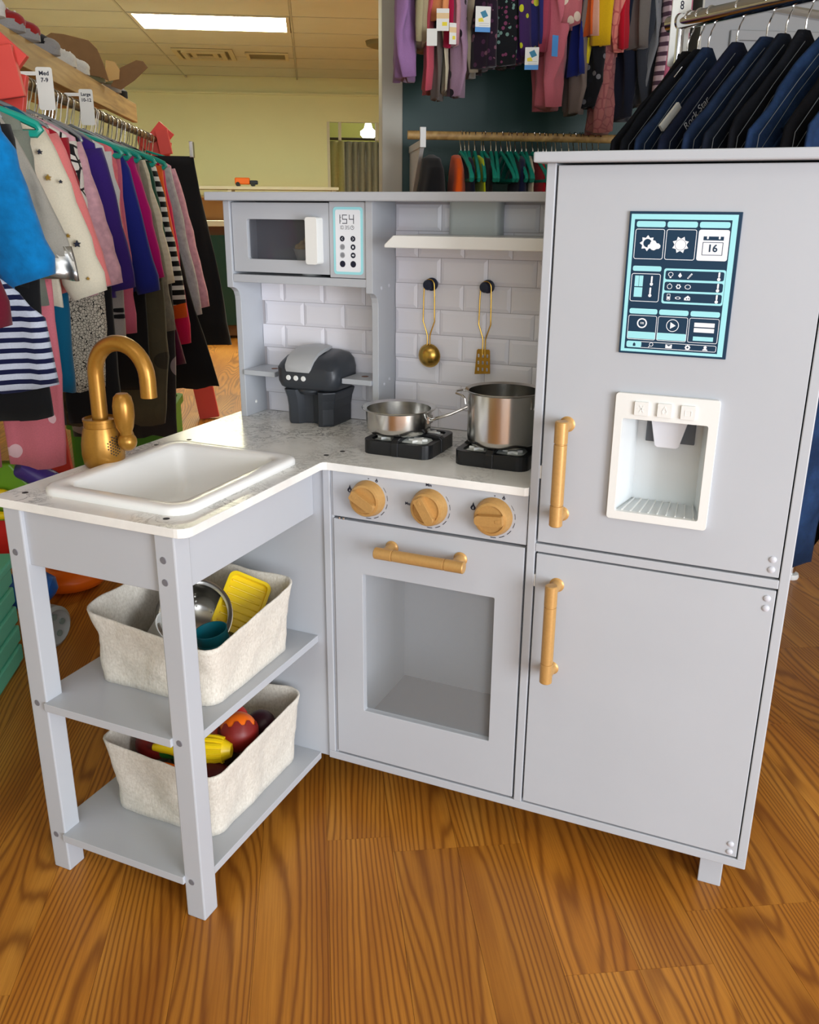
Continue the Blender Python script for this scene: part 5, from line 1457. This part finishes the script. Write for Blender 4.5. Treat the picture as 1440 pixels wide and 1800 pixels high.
# cardboard box with open flaps
CB = mat('cardboard', srgb(132, 98, 62), 0.85, noise=.06, nscale=30)
CBL = mat('cardboard_light', srgb(212, 172, 108), 0.85)
cb = roomobj(empty('cardboard_box')); cb.location = W(-.86, 3.58, 1.3405); tag(cb, 'open cardboard box with raised flaps behind the shoes', 'box')
bm = newbm()
for a in ((-.17, -.07, -.10, -.094), (-.17, -.07, .094, .10), (-.17, -.164, -.10, .10), (-.076, -.07, -.10, .10)): bx(bm, a[0], a[1], a[2], a[3], 0, .075)
bx(bm, -.17, -.07, -.1, .1, 0, .004); finish(bm, 'box_body', CB, cb)
bm = newbm(); plate(bm, [(-.075, .05), (-.03, .10), (-.018, .13), (.01, .145), (.05, .142), (.13, .125), (.155, .10), (.172, .055), (.186, .0), (.16, .012)], [], -.106, -.101, 'y'); finish(bm, 'flap', CB, cb, bevel=.001)
bm = newbm(); plate(bm, [(.165, .0), (.205, .06), (.262, .085), (.285, .082), (.30, .062), (.25, .02), (.20, -.012)], [], .02, .025, 'y'); finish(bm, 'flap', CB, cb, bevel=.001)
bm = newbm(); plate(bm, [(.15, .01), (.16, .08), (.19, .075), (.205, .05), (.20, .02)], [], .0, .004, 'y'); finish(bm, 'flap', CBL, cb)

# ---- pegboard rails with clothes hung edge-on
UPZ, UPT = 1.74, 2.86
ur = roomobj(empty('wall_rail')); ur.location = W(.9, UPT, 0); tag(ur, 'upper clothes rail on the green pegboard', 'clothes rail')
bm = newbm(); tube(bm, [(-.66, 0, UPZ), (.36, 0, UPZ)], .012, 12); finish(bm, 'rod', PINE, ur, smooth=True)
for x in (-.58, .3):
    bm = newbm(); bx(bm, x - .008, x + .008, 0.0, .352, UPZ - .03, UPZ - .01); finish(bm, 'bracket', WHITEPL, ur, bevel=.001)
UG = 'clothes on the upper pegboard rail'
up = [ # label, kind, material, s, half thickness, bottom z, near-edge offset, print
 ('lilac trousers at the end of the upper rail', 'trousers', F('lilac_cloth', C(158, 118, 168)), .283, .026, 1.285, 0),
 ('cream cardigan beside the lilac trousers', 'cardigan', F('cream_cloth2', C(176, 166, 130)), .335, .022, 1.37, .02),
 ('coral pink leggings with a bow', 'leggings', F('coral_leg', C(200, 84, 100)), .352, .012, 1.255, 0),
 ('warm grey trousers behind the coral leggings', 'trousers', F('warm_grey', C(104, 94, 88)), .378, .014, 1.235, -.01),
 ('orange baby top with paper tag', 'shirt', F('apricot', C(226, 150, 96)), .368, .022, 1.43, .03),
 ('magenta red baby top next to the orange one', 'shirt', F('mag_red', C(170, 24, 66)), .396, .014, 1.36, .02),
 ('pale pink sleeved top on the upper rail', 'shirt', F('pale_pink', C(196, 140, 150)), .412, .016, 1.365, .03),
 ('cream ribbed leggings on the upper rail', 'leggings', F('cream_rib', C(198, 188, 160)), .398, .008, 1.25, .0),
 ('lilac trousers with large dark dots', 'trousers', F('lilac_dots', C(158, 128, 150), kind='dots', c2=C(30, 22, 30), scale=22), .432, .020, 1.242, .03),
 ('beige cuffed trousers beside the dotted ones', 'trousers', F('beige_cloth', C(142, 130, 110)), .468, .020, 1.30, .0),
 ('dark plum flowered dress', 'dress', F('plum_floral', C(34, 20, 36), kind='floral', c2=C(74, 40, 66), c3=C(120, 80, 96), scale=70), .500, .034, 1.315, .02),
 ('black dress with mint and pink flowers', 'dress', F('mint_floral', C(20, 22, 26), kind='floral', c2=C(108, 140, 130), c3=C(120, 60, 90), scale=85), .552, .036, 1.325, .0),
 ('purple top with bright leaf print', 'shirt', F('leaf_print', C(60, 34, 84), kind='floral', c2=C(186, 190, 40), c3=C(196, 90, 120), scale=34), .600, .026, 1.335, .02),
 ('navy top with yellow and pink leaf print', 'shirt', F('leaf_print2', C(40, 40, 100), kind='floral', c2=C(210, 214, 60), c3=C(226, 130, 130), scale=34), .640, .024, 1.37, .03),
 ('dusty rose top with white letters', 'shirt', F('dusty_rose', C(160, 66, 86)), .672, .026, 1.35, .03),
 ('pink padded snow trousers', 'trousers', F('pink_padded', C(200, 108, 122)), .700, .036, 1.215, .05),
 ('pink top with white daisies', 'shirt', F('daisy_pink', C(190, 104, 112), kind='dots', c2=C(226, 208, 190), scale=22), .745, .030, 1.42, .06),
 ('bright orange striped shirt on the upper rail', 'shirt', F('orange_shirt', C(214, 96, 36)), .775, .014, 1.40, .04),
 ('peach shirt next to the orange one', 'shirt', F('peach_cloth', C(226, 172, 148)), .796, .012, 1.40, .05),
 ('royal blue shorts on the upper rail', 'shorts', F('royal2', C(24, 40, 120)), .770, .020, 1.30, -.01),
 ('lemon yellow trousers on the upper rail', 'trousers', F('lemon_cloth', C(226, 206, 40)), .790, .014, 1.325, .03),
 ('taupe jersey trousers with frayed hems', 'trousers', F('taupe_cloth', C(122, 110, 104)), .785, .022, 1.205, .0),
 ('sunny yellow top with frilled hem', 'shirt', F('sunny_cloth', C(222, 178, 22)), .832, .028, 1.375, .06),
 ('black trousers with white print below the yellow top', 'trousers', F('black_print', C(18, 20, 26), kind='floral', c2=C(24, 26, 34), c3=C(120, 120, 126), scale=60), .832, .032, 1.22, .0),
 ('coral trousers with inked doodles', 'trousers', F('coral_doodle', C(222, 136, 122), kind='print', c2=C(190, 96, 92), scale=30), .872, .026, 1.355, .07),
 ('bright red shirt beside the coral doodle trousers', 'shirt', F('red_cloth', C(190, 16, 40)), .905, .016, 1.365, .04),
 ('dusty pink leggings reaching the lower rail', 'leggings', F('dusty_leg', C(176, 112, 110), kind='print', c2=C(150, 88, 92), scale=34), .872, .034, 1.155, -.02),
 ('navy trousers below the red shirt', 'trousers', F('navy_cloth', C(20, 26, 44)), .925, .036, 1.19, -.02),
 ('grey-brown jacket with white piping', 'jacket', F('taupe_jacket', C(106, 100, 96)), .948, .030, 1.37, .04),
 ('charcoal trousers under the grey-brown jacket', 'trousers', F('charcoal_cloth', C(48, 52, 60)), .975, .032, 1.225, .02),
 ('dove grey trousers beside the checked shirt', 'trousers', F('dove_cloth', C(120, 122, 126)), .998, .016, 1.26, .03),
 ('pink and white checked shirt on the upper rail', 'shirt', F('pink_check', C(206, 180, 190), kind='stripes', c2=C(84, 58, 76), scale=40), 1.025, .014, 1.235, .04),
 ('candy pink trousers with white unicorns', 'trousers', F('candy_unicorn', C(228, 128, 156), kind='dots', c2=C(226, 216, 220), scale=24), 1.062, .030, 1.245, .06),
 ('olive dark jacket beside the unicorn trousers', 'jacket', F('olive_dark', C(44, 44, 36)), 1.105, .024, 1.25, .03),
]
for i, (label, kind, m, s_, th, zb, near) in enumerate(up):
    yw = PI / 2 + random.uniform(-.18, .18)
    hw = .10
    prof = [(.02, UPZ - .06), (.09, UPZ - .10), (hw, UPZ - .2), (hw, (zb + UPZ) / 2), (hw * .95, zb)]
    if kind in ('trousers', 'leggings'): prof[-1] = (hw * .6, zb)
    g = garment(kind, label, 'clothing', m, s_, UPT - .03 - near * .5, yw, prof, th * .8, min(.014, th * .55), None, group=UG, wl=.055)
    hanger(s_, UPT, UPZ, PI / 2, CLEARH, 'hanger on the upper pegboard rail with the ' + label.split(' beside')[0].split(' on the')[0].split(' at the')[0].split(' next')[0].split(' below')[0].split(' under')[0].split(' behind')[0], 'hangers on the upper pegboard rail', hw=.09)

# price tags
TAGT = mat('tag_teal', srgb(30, 118, 150), .5); TAGY = mat('tag_yellow', srgb(226, 206, 40), .5); TAGB = mat('tag_blue', srgb(70, 140, 206), .5); TAGO = mat('tag_peach', srgb(222, 190, 140), .5)
def ptag(label, s_, t_, z_, wd, h, rz_, style, rx_=0.0):
    r = empty('price_tag', W(s_, t_, z_), RA + rz_); tag(r, label, 'price tag', 'paper tags on the pegboard clothes')
    bm = newbm(); plate(bm, rrect(-wd, wd, -h, h, .001, 2), [], -.0006, .0006, 'y'); finish(bm, 'card', TAGB if style == 'blue' else CARD, r)
    if style == 'logo':
        bm = newbm(); plate(bm, [(-.010, .004), (.004, .010), (.012, -.004), (-.002, -.010)][::1], [], -.0009, -.0006, 'y'); bm.transform(Matrix.Translation((.002, 0, h * .25))); finish(bm, 'teal_mark', TAGT, r)
        bm = newbm(); plate(bm, [(-.013, -.002), (-.002, .001), (.003, -.009), (-.012, -.010)], [], -.0008, -.0006, 'y'); bm.transform(Matrix.Translation((.0, 0, h * .12 - .006))); finish(bm, 'yellow_mark', TAGY, r)
        bm = newbm(); plate(bm, [(-wd, -h), (wd, -h), (wd, -h - .012), (-wd, -h - .012)], [], .0006, .0012, 'y'); finish(bm, 'blue_edge', TAGB, r)
        bm = newbm()
        for q in range(2): plate(bm, [(-wd * .5, -h * .62 - q * .005), (wd * .8, -h * .62 - q * .005), (wd * .8, -h * .62 - q * .005 - .0012), (-wd * .5, -h * .62 - q * .005 - .0012)], [], -.0008, -.0006, 'y')
        o = finish(bm, 'small_print', SILVERPL, r); o['kind'] = 'stuff'
    if style == 'peach':
        bm = newbm(); plate(bm, [(-wd, h * .1), (wd, h * .1), (wd, h * .6), (-wd, h * .6)], [], -.0009, -.0006, 'y'); finish(bm, 'peach_band', TAGO, r)
        bm = newbm(); plate(bm, rrect(-wd * .1, wd * .7, -h * .55, -h * .2, .001, 2), [], -.0009, -.0006, 'y'); finish(bm, 'yellow_mark', TAGY, r)
ptag('white tag with teal and yellow mark on the plum flowered dress', .482, 2.69, 1.428, .021, .025, .05, 'logo')
ptag('white tag with teal and yellow mark by the dusty rose top', .622, 2.69, 1.335, .019, .022, -.2, 'logo')
ptag('folded sky blue tag on the pink snow trousers', .678, 2.66, 1.357, .010, .026, .4, 'blue')
ptag('white and peach tag on the orange baby top', .372, 2.69, 1.418, .017, .027, -.1, 'peach')
ptag('grey and peach tag by the cream ribbed leggings', .400, 2.69, 1.385, .010, .026, .2, 'peach')
ptag('plain white tag on the coral leggings', .343, 2.69, 1.375, .014, .021, -.15, 'plain')

# lower rail
LZ, LT = 1.144, 2.90
lr = roomobj(empty('wall_rail')); lr.location = W(.9, LT, 0); tag(lr, 'lower wooden dowel rail in front of the pegboard', 'clothes rail')
bm = newbm(); tube(bm, [(-.60, 0, LZ), (.4, 0, LZ - .004)], .0125, 14); finish(bm, 'rod', PINE, lr, smooth=True)
for x in (-.555, .35):
    bm = newbm(); bx(bm, x - .009, x + .009, -.004, .318, LZ - .035, LZ - .014); bx(bm, x - .009, x + .009, -.016, -.004, LZ - .035, LZ + .022); finish(bm, 'bracket', WHITEPL, lr, bevel=.001)
    bm = newbm(); plate(bm, [(-.004, LZ - .03), (.318, LZ - .03), (.318, LZ - .22), (.30, LZ - .22)], [], x - .006, x + .006, 'x'); finish(bm, 'brace', WHITEPL, lr)
LG = 'clothes on the lower pegboard rail'
low = [('black hooded coat at the end of the lower rail', 'coat', F('black_cloth', C(22, 22, 24)), .375, .050), ('bright orange jacket on the lower rail', 'jacket', F('orange_jacket', C(232, 92, 20)), .450, .026),
       ('navy shirt beside the orange jacket', 'shirt', F('navy_cloth', C(20, 26, 44)), .482, .018), ('neon yellow vest on the lower rail', 'vest', F('neon_cloth', C(206, 222, 30)), .515, .010),
       ('black shirt behind the neon vest', 'shirt', F('black_cloth', C(22, 22, 24)), .545, .016), ('dark blue shirt beside the cream top on the lower rail', 'shirt', F('dark_blue_cloth', C(26, 34, 70)), .640, .022), ('cream top beside the dark blue shirt on the lower rail', 'shirt', F('cream_cloth', C(214, 206, 184)), .675, .012),
       ('red shirt on the lower rail near the fridge', 'shirt', F('red_cloth', C(190, 16, 40)), .700, .012), ('dark brown shirt near the fridge on the lower rail', 'shirt', F('brown_cloth', C(44, 34, 32)), .722, .020)]
for (label, kind, m, s_, th) in low:
    prof = [(.02, LZ - .055), (.07, LZ - .068), (.11, LZ - .10), (.12, LZ - .2), (.12, .62)]
    garment(kind, label, 'clothing', m, s_, LT, PI / 2 + random.uniform(-.1, .1), prof, th, th * .2, None, group=LG)
for i in range(28):
    s_ = .46 + i * .0160 + random.uniform(-.005, .005)
    hanger(s_, LT, LZ, PI / 2 + random.uniform(-.13, .13), TEALH, 'teal plastic hanger on the lower pegboard rail', 'teal hangers on the lower rail', hw=.13, slope=.065, drop=.05, rr=.0055)

# ---- jeans rack behind the fridge
JD = Vector((0.41, -0.912)); JZ = 1.326
jr = empty('jeans_rack', W(.82, 2.13, 0), RA + math.atan2(-.912, .41) + PI / 2); tag(jr, 'chrome rack of jeans behind the toy fridge', 'clothes rack')
# local frame: -y runs along the rod toward the shop front
bm = newbm(); tube(bm, [(0, 0.03, JZ), (0, -.85, JZ)], .0165, 20); finish(bm, 'rod', CHROME, jr, smooth=True)
for y in (.0, -.80):
    for x in (-.0, ):
        bm = newbm(); tube(bm, [(x, y, .03), (x, y, JZ)], .0125, 14); finish(bm, 'upright', CHROME, jr, smooth=True)
    bm = newbm(); tube(bm, [(-.24, y, .03), (.40, y, .03)], .012, 12); finish(bm, 'base_tube', CHROME, jr, smooth=True)
bm = newbm(); tube(bm, [(.389, -.208, .012), (.389, -.208, JZ)], .011, 12); finish(bm, 'upright', CHROME, jr, smooth=True)
bm = newbm(); lathe(bm, [(0, 0), (.020, 0), (.022, .006), (.020, .014), (0, .014)], 18, M=Matrix.Translation((.389, -.208, 0))); finish(bm, 'foot_cap', WHITEPL, jr, smooth=True)
bm = newbm(); tube(bm, [(0, -.208, JZ), (.389, -.208, JZ)], .010, 10); finish(bm, 'cross_bar', CHROME, jr, smooth=True)
JM = {}
def denim(name, col):
    if name in MATS: return MATS[name]
    k = N(name); b = k.b
    b.inputs['Roughness'].default_value = 0.9; b.inputs['Specular IOR Level'].default_value = 0.15
    tc = k.n('ShaderNodeTexCoord')
    n1 = k.n('ShaderNodeTexNoise', Scale=11.0, Detail=4.0, Roughness=0.6); k.l(tc, 'Object', n1, 'Vector')
    n2 = k.n('ShaderNodeTexNoise', Scale=500.0, Detail=2.0); k.l(tc, 'Object', n2, 'Vector')
    d = tuple(c * 0.55 for c in col[:3]) + (1,); u = tuple(min(1, c * 1.9) for c in col[:3]) + (1,)
    r = k.ramp(n1, 'Fac', [(0.32, d), (0.52, col), (0.75, u)])
    mx = k.mix(0.35, (r, 'Color'), (n2, 'Color')); mx.blend_type = 'OVERLAY'
    k.l(mx, 2, b, 'Base Color')
    n3 = k.n('ShaderNodeTexNoise', Scale=26.0, Detail=3.0, Distortion=1.0); k.l(tc, 'Object', n3, 'Vector')
    k.bump(n3, 'Fac', 0.6, 0.006)
    MATS[name] = k.m
    return k.m
def jean(c): 
    return denim('denim_%d' % c, [C(20, 26, 44), C(14, 14, 18), C(26, 40, 64), C(22, 28, 40), C(30, 50, 82), C(18, 20, 26)][c])
jn = [(.03, 1, 'plain black jeans next to the size 8 card'), (.06, 5, 'near black jeans between the plain black and mid blue pairs'), (.09, 2, 'mid blue jeans with a white size strip'), (.165, 0, 'indigo jeans with embroidered pocket'),
      (.24, 2, 'faded blue jeans behind the indigo pair'), (.285, 3, 'dark grey jeans beside the faded pair'), (.33, 5, 'soft black jeans next to the dark grey pair'), (.39, 4, 'bright blue jeans with rolled cuff'), (.46, 1, 'black jeans with a white paper label'), (.53, 4, 'deep blue jeans beyond the pair with the paper label')]
STITCH = mat('denim_thread', srgb(116, 122, 128), .8)
EMBR = mat('embroidery_thread', srgb(176, 178, 182), .8)
JY = math.atan2(-.912, .41) + PI / 2
for (u, c, label) in jn:
    p = Vector((.82, 2.13)) + JD * u
    yw = JY + random.uniform(-.05, .05)
    prof = [(.014, JZ - .062), (.10, JZ - .150), (.195, JZ - .250), (.205, JZ - .32), (.195, .80)]
    g = garment('jeans', label, 'jeans', jean(c), p.x, p.y, yw, prof, .015, .006, None, group='jeans on the chrome rack', legs=(.18, .24 + .04 * random.random(), .075))
    zb = g.location.z
    for off, rr in ((.010, .0007), (.034, .0006)):
        bm = newbm()
        for sg in (-1, 1): tube(bm, [(sg * .02, -.017, JZ - .075 - off - zb), (sg * .10, -.0185, JZ - .155 - off - zb), (sg * (.19 - off * .4), -.019, JZ - .25 - off - zb), (sg * (.197 - off * .4), -.0185, JZ - .34 - off - zb)], rr, 5)
        finish(bm, 'stitching', STITCH, g, smooth=True)['kind'] = 'stuff'
    bm = newbm(); plate(bm, [(-.165, JZ - .30 - zb), (-.085, JZ - .215 - zb), (-.05, JZ - .28 - zb), (-.09, JZ - .37 - zb), (-.15, JZ - .37 - zb)], [], -.0205, -.012, 'y'); pk = finish(bm, 'pocket', jean(c), g, bevel=.002)
    d45 = Matrix.Rotation(math.radians(45), 4, 'Y').inverted()
    if 'size strip' in label:
        bm = newbm(); plate(bm, rrect(-.034, .034, -.0075, .0075, .001, 2), [], -.0310, -.0250, 'y'); bm.transform(Matrix.Translation((-.128, 0, JZ - .206 - zb)) @ d45); finish(bm, 'size_strip', WHITEPL, g)
    if 'embroidered' in label:
        text('pocket_lettering', 'Rock Star', .021, EMBR, g, Matrix.Translation((-.132, -.0315, JZ - .205 - zb)) @ d45 @ Matrix.Rotation(PI / 2, 4, 'X'))
    if 'paper label' in label:
        bm = newbm(); plate(bm, [(.00, .03), (-.012, .004), (-.018, -.03), (.0, -.042), (.014, -.02), (.010, .02)], [], -.024, -.022, 'y'); bm.transform(Matrix.Translation((-.075, 0, JZ - .165 - zb))); finish(bm, 'paper_label', WHITEPL, g)
        bm = newbm(); plate(bm, rrect(-.003, .003, -.014, .010, .001, 2), [], -.0245, -.024, 'y'); bm.transform(Matrix.Translation((-.076, 0, JZ - .17 - zb))); finish(bm, 'label_print', INK, g)
    if 'rolled cuff' in label:
        bm = newbm(); tube(bm, [(-.12, -.02, JZ - .235 - zb), (-.10, -.035, JZ - .255 - zb), (-.06, -.04, JZ - .265 - zb), (-.02, -.03, JZ - .25 - zb)], .014, 10); finish(bm, 'rolled_cuff', jean(c), g, smooth=True)
    hanger(p.x, p.y, JZ, yw, CHROME, 'wire hanger holding the ' + label.split(' beyond')[0].split(' between')[0].split(' beside')[0].split(' next')[0].split(' behind')[0], 'wire hangers on the jeans rack', hw=.06, slope=.06, style='arm', rr=.0016, rod_r=.0165, drop=.060)
d = empty('size_divider', W(.815, 2.125, JZ), RA + JY); tag(d, 'white size divider card with an 8 on the jeans rack', 'size card')
bm = newbm(); plate(bm, rrect(-.022, .034, -.09, .05, .006, 4), [circ(0.004, 0.0, .0175, 20)], -.001, .001, 'y'); finish(bm, 'card', CARD, d)
text('lettering', '8', .024, INK, d, front(.006, -.0014, .032), bold=.0002)

# ---- toys on the floor by the left rack
MINT = mat('mint_plastic', srgb(92, 186, 158), .45)
b = roomobj(empty('toy_bin')); b.location = W(-.80, 1.55, 0); tag(b, 'mint green slatted plastic bin on the floor beside the rack', 'bin')
bm = newbm(); bx(bm, -.15, .155, -.26, .24, .0, .235); finish(bm, 'bin_body', MINT, b, bevel=.004)
for k in range(5):
    bm = newbm(); bx(bm, -.155, .162, -.267, .247, .012 + k * .044, .048 + k * .044); finish(bm, 'slat', MINT, b, bevel=.004)
bm = newbm(); bx(bm, -.17, .175, -.28, .26, .232, .25); finish(bm, 'bin_lid', MINT, b, bevel=.004)
tc_ = roomobj(empty('ride_on_toy')); tc_.location = W(-.66, 1.93, 0); tag(tc_, 'toy car with blue fender and grey spoked wheels behind the sink legs', 'toy car')
bm = newbm(); tube(bm, [(-.06, .02, .10), (-.02, .02, .105), (.03, .02, .108), (.05, .02, .105), (.06, .02, .10)], [.03, .045, .042, .03, .01], 18); finish(bm, 'blue_fender', BLU, tc_, smooth=True)
for (x, y) in ((.060, -.055), (-.16, -.055), (-.16, .12)):
    bm = newbm(); lathe(bm, [(0, -.018), (.040, -.018), (.048, -.012), (.048, .012), (.040, .018), (.034, .012), (.012, .010), (0, .012)], 28, M=place((.85, -.5, 0), (x, y, .048))); wh = finish(bm, 'wheel', mat('grey_wheel', srgb(140, 142, 140), .5), tc_, smooth=True, autos=40)
    bm = newbm()
    for q in range(5):
        a = q / 5 * 2 * PI; lathe(bm, [(0, 0), (.007, 0), (.007, .004), (0, .004)], 10, M=place((.85, -.5, 0), (x, y, .048)) @ Matrix.Translation((.023 * math.cos(a), .023 * math.sin(a), .011)))
    finish(bm, 'hub_spoke', mat('grey_green_hub', srgb(110, 122, 116), .5), wh)
bm = newbm(); bx(bm, -.17, -.03, -.02, .12, .045, .11); finish(bm, 'car_body', REDP, tc_, bevel=.02, seg=4)
o_ = roomobj(empty('toy_saucer')); o_.location = W(-.645, 2.22, 0); tag(o_, 'glossy orange round toy on the floor behind the basket', 'toy')
bm = newbm(); lathe(bm, [(0, 0), (.05, 0), (.085, .012), (.098, .034), (.092, .05), (.06, .062), (.05, .058), (.03, .072), (0, .078)], 36); finish(bm, 'saucer_body', ORG, o_, smooth=True, autos=60)
bm = newbm(); tube(bm, [(.02 * math.cos(a), .02 * math.sin(a), .076) for a in [i / 12 * 2 * PI for i in range(12)]], .006, 8, closed=True); finish(bm, 'saucer_ring', ORG, o_, smooth=True)
a_ = roomobj(empty('activity_toy')); a_.location = W(-.675, 2.02, .11); tag(a_, 'green activity toy with purple roller and yellow ring', 'toy')
bm = newbm(); bx(bm, -.12, .075, -.08, .14, .046, .22); finish(bm, 'toy_base', REDP, a_, bevel=.02, seg=3)
bm = newbm(); plate(bm, [(-.10, .20), (-.04, .30), (.02, .30), (.09, .20), (.07, .17), (-.09, .17)], [], -.09, -.06, 'y'); finish(bm, 'green_panel', mat('lime_plastic', srgb(110, 160, 30), .35), a_, bevel=.006, seg=3)
bm = newbm(); tube(bm, [(.02, -.07, .275), (.05, -.085, .285), (.10, -.09, .255), (.125, -.09, .235)], [.012, .026, .026, .012], 16); finish(bm, 'purple_roller', PURP, a_, smooth=True)
bm = newbm(); tube(bm, [(-.005 + .028 * math.cos(a), -.11, .215 + .026 * math.sin(a)) for a in [i / 20 * 2 * PI for i in range(20)]], .009, 10, closed=True); finish(bm, 'yellow_ring', YEL, a_, smooth=True)
bm = newbm(); ball(bm, (-.03, -.085, .305), .024, 16); finish(bm, 'blue_knob', BLU, a_, smooth=True)
bm = newbm(); bx(bm, .015, .065, -.10, -.085, .195, .235); finish(bm, 'dark_red_block', DRED, a_, bevel=.005)
# dim green toy far under the rack
o_ = roomobj(empty('toy_crate')); o_.location = W(-.72, 3.55, 0); tag(o_, 'green plastic toy crate under the long rack', 'crate')
bm = newbm(); plate(bm, rrect(-.18, .16, -.25, .25, .03, 4), [], 0, .17); finish(bm, 'crate_body', mat('grass_plastic', srgb(70, 130, 30), .5), o_, bevel=.006)
bm = newbm(); plate(bm, rrect(-.19, .17, -.26, .26, .03, 4), [rrect(-.17, .15, -.24, .24, .03, 4)], .16, .19); finish(bm, 'crate_rim', mat('grass_plastic', srgb(70, 130, 30), .5), o_, bevel=.004)

# ---- counter and shelves far back
cd_ = roomobj(empty('shop_counter')); cd_.location = W(-.95, 7.2, 0); tag(cd_, 'brown wooden shop counter at the back of the room', 'counter')
bm = newbm(); bx(bm, -.9, .42, -.35, .35, .02, .80); finish(bm, 'counter_body', mat('counter_brown', srgb(96, 64, 34), .5), cd_, bevel=.004)
bm = newbm(); bx(bm, -.95, .47, -.40, .40, .80, .84); finish(bm, 'counter_top', TRIMW, cd_, bevel=.004)
bm = newbm(); bx(bm, .10, .40, -.375, -.352, .10, .74); finish(bm, 'counter_panel', mat('counter_green', srgb(14, 58, 52), .5), cd_, bevel=.003)
bm = newbm(); plate(bm, rrect(-.16, .16, -.12, .12, .03, 4), [], .0, .16); o_ = roomobj(finish(bm, 'wooden_box', mat('honey_wood', srgb(124, 80, 34), .6), bevel=.006)); o_.location = W(-.72, 7.1, .84); tag(o_, 'honey coloured wooden box on the shop counter', 'box')
bm = newbm(); ball(bm, (0, 0, .05), .05, 16, (1.7, 1, 1)); o_ = roomobj(finish(bm, 'plush_toy', mat('rust_plush', srgb(170, 84, 40), .9), smooth=True)); o_.location = W(-.615, 6.9, .92); 
bpy.data.objects.remove(o_)
tt = roomobj(empty('display_shelf')); tt.location = W(-.6, 9.9, 0); tag(tt, 'long white display shelf along the back wall with a toy on top', 'shelf')
bm = newbm(); bx(bm, -1.2, .9, -.2, .3, 1.10, 1.13); finish(bm, 'shelf_top', TRIMW, tt, bevel=.003)
for x in (-1.15, -.2, .85):
    bm = newbm(); bx(bm, x - .02, x + .02, -.18, .28, 0, 1.10); finish(bm, 'shelf_side', TRIMW, tt, bevel=.002)
tp = roomobj(empty('toy_truck')); tp.location = W(-.66, 9.85, 1.13); tag(tp, 'small orange and black toy truck on the back display shelf', 'toy truck')
bm = newbm(); bx(bm, -.09, .06, -.05, .05, .02, .085); finish(bm, 'truck_bed', ORG, tp, bevel=.01)
bm = newbm(); bx(bm, .06, .14, -.05, .05, .02, .06); finish(bm, 'truck_cab', NAVYPL, tp, bevel=.01)
for x in (-.06, .09):
    bm = newbm(); lathe(bm, [(0, -.055), (.022, -.055), (.022, .055), (0, .055)], 16, M=place((0, 1, 0), (x, 0, .022))); finish(bm, 'wheel_pair', BLACKPL, tp, smooth=True, autos=40)
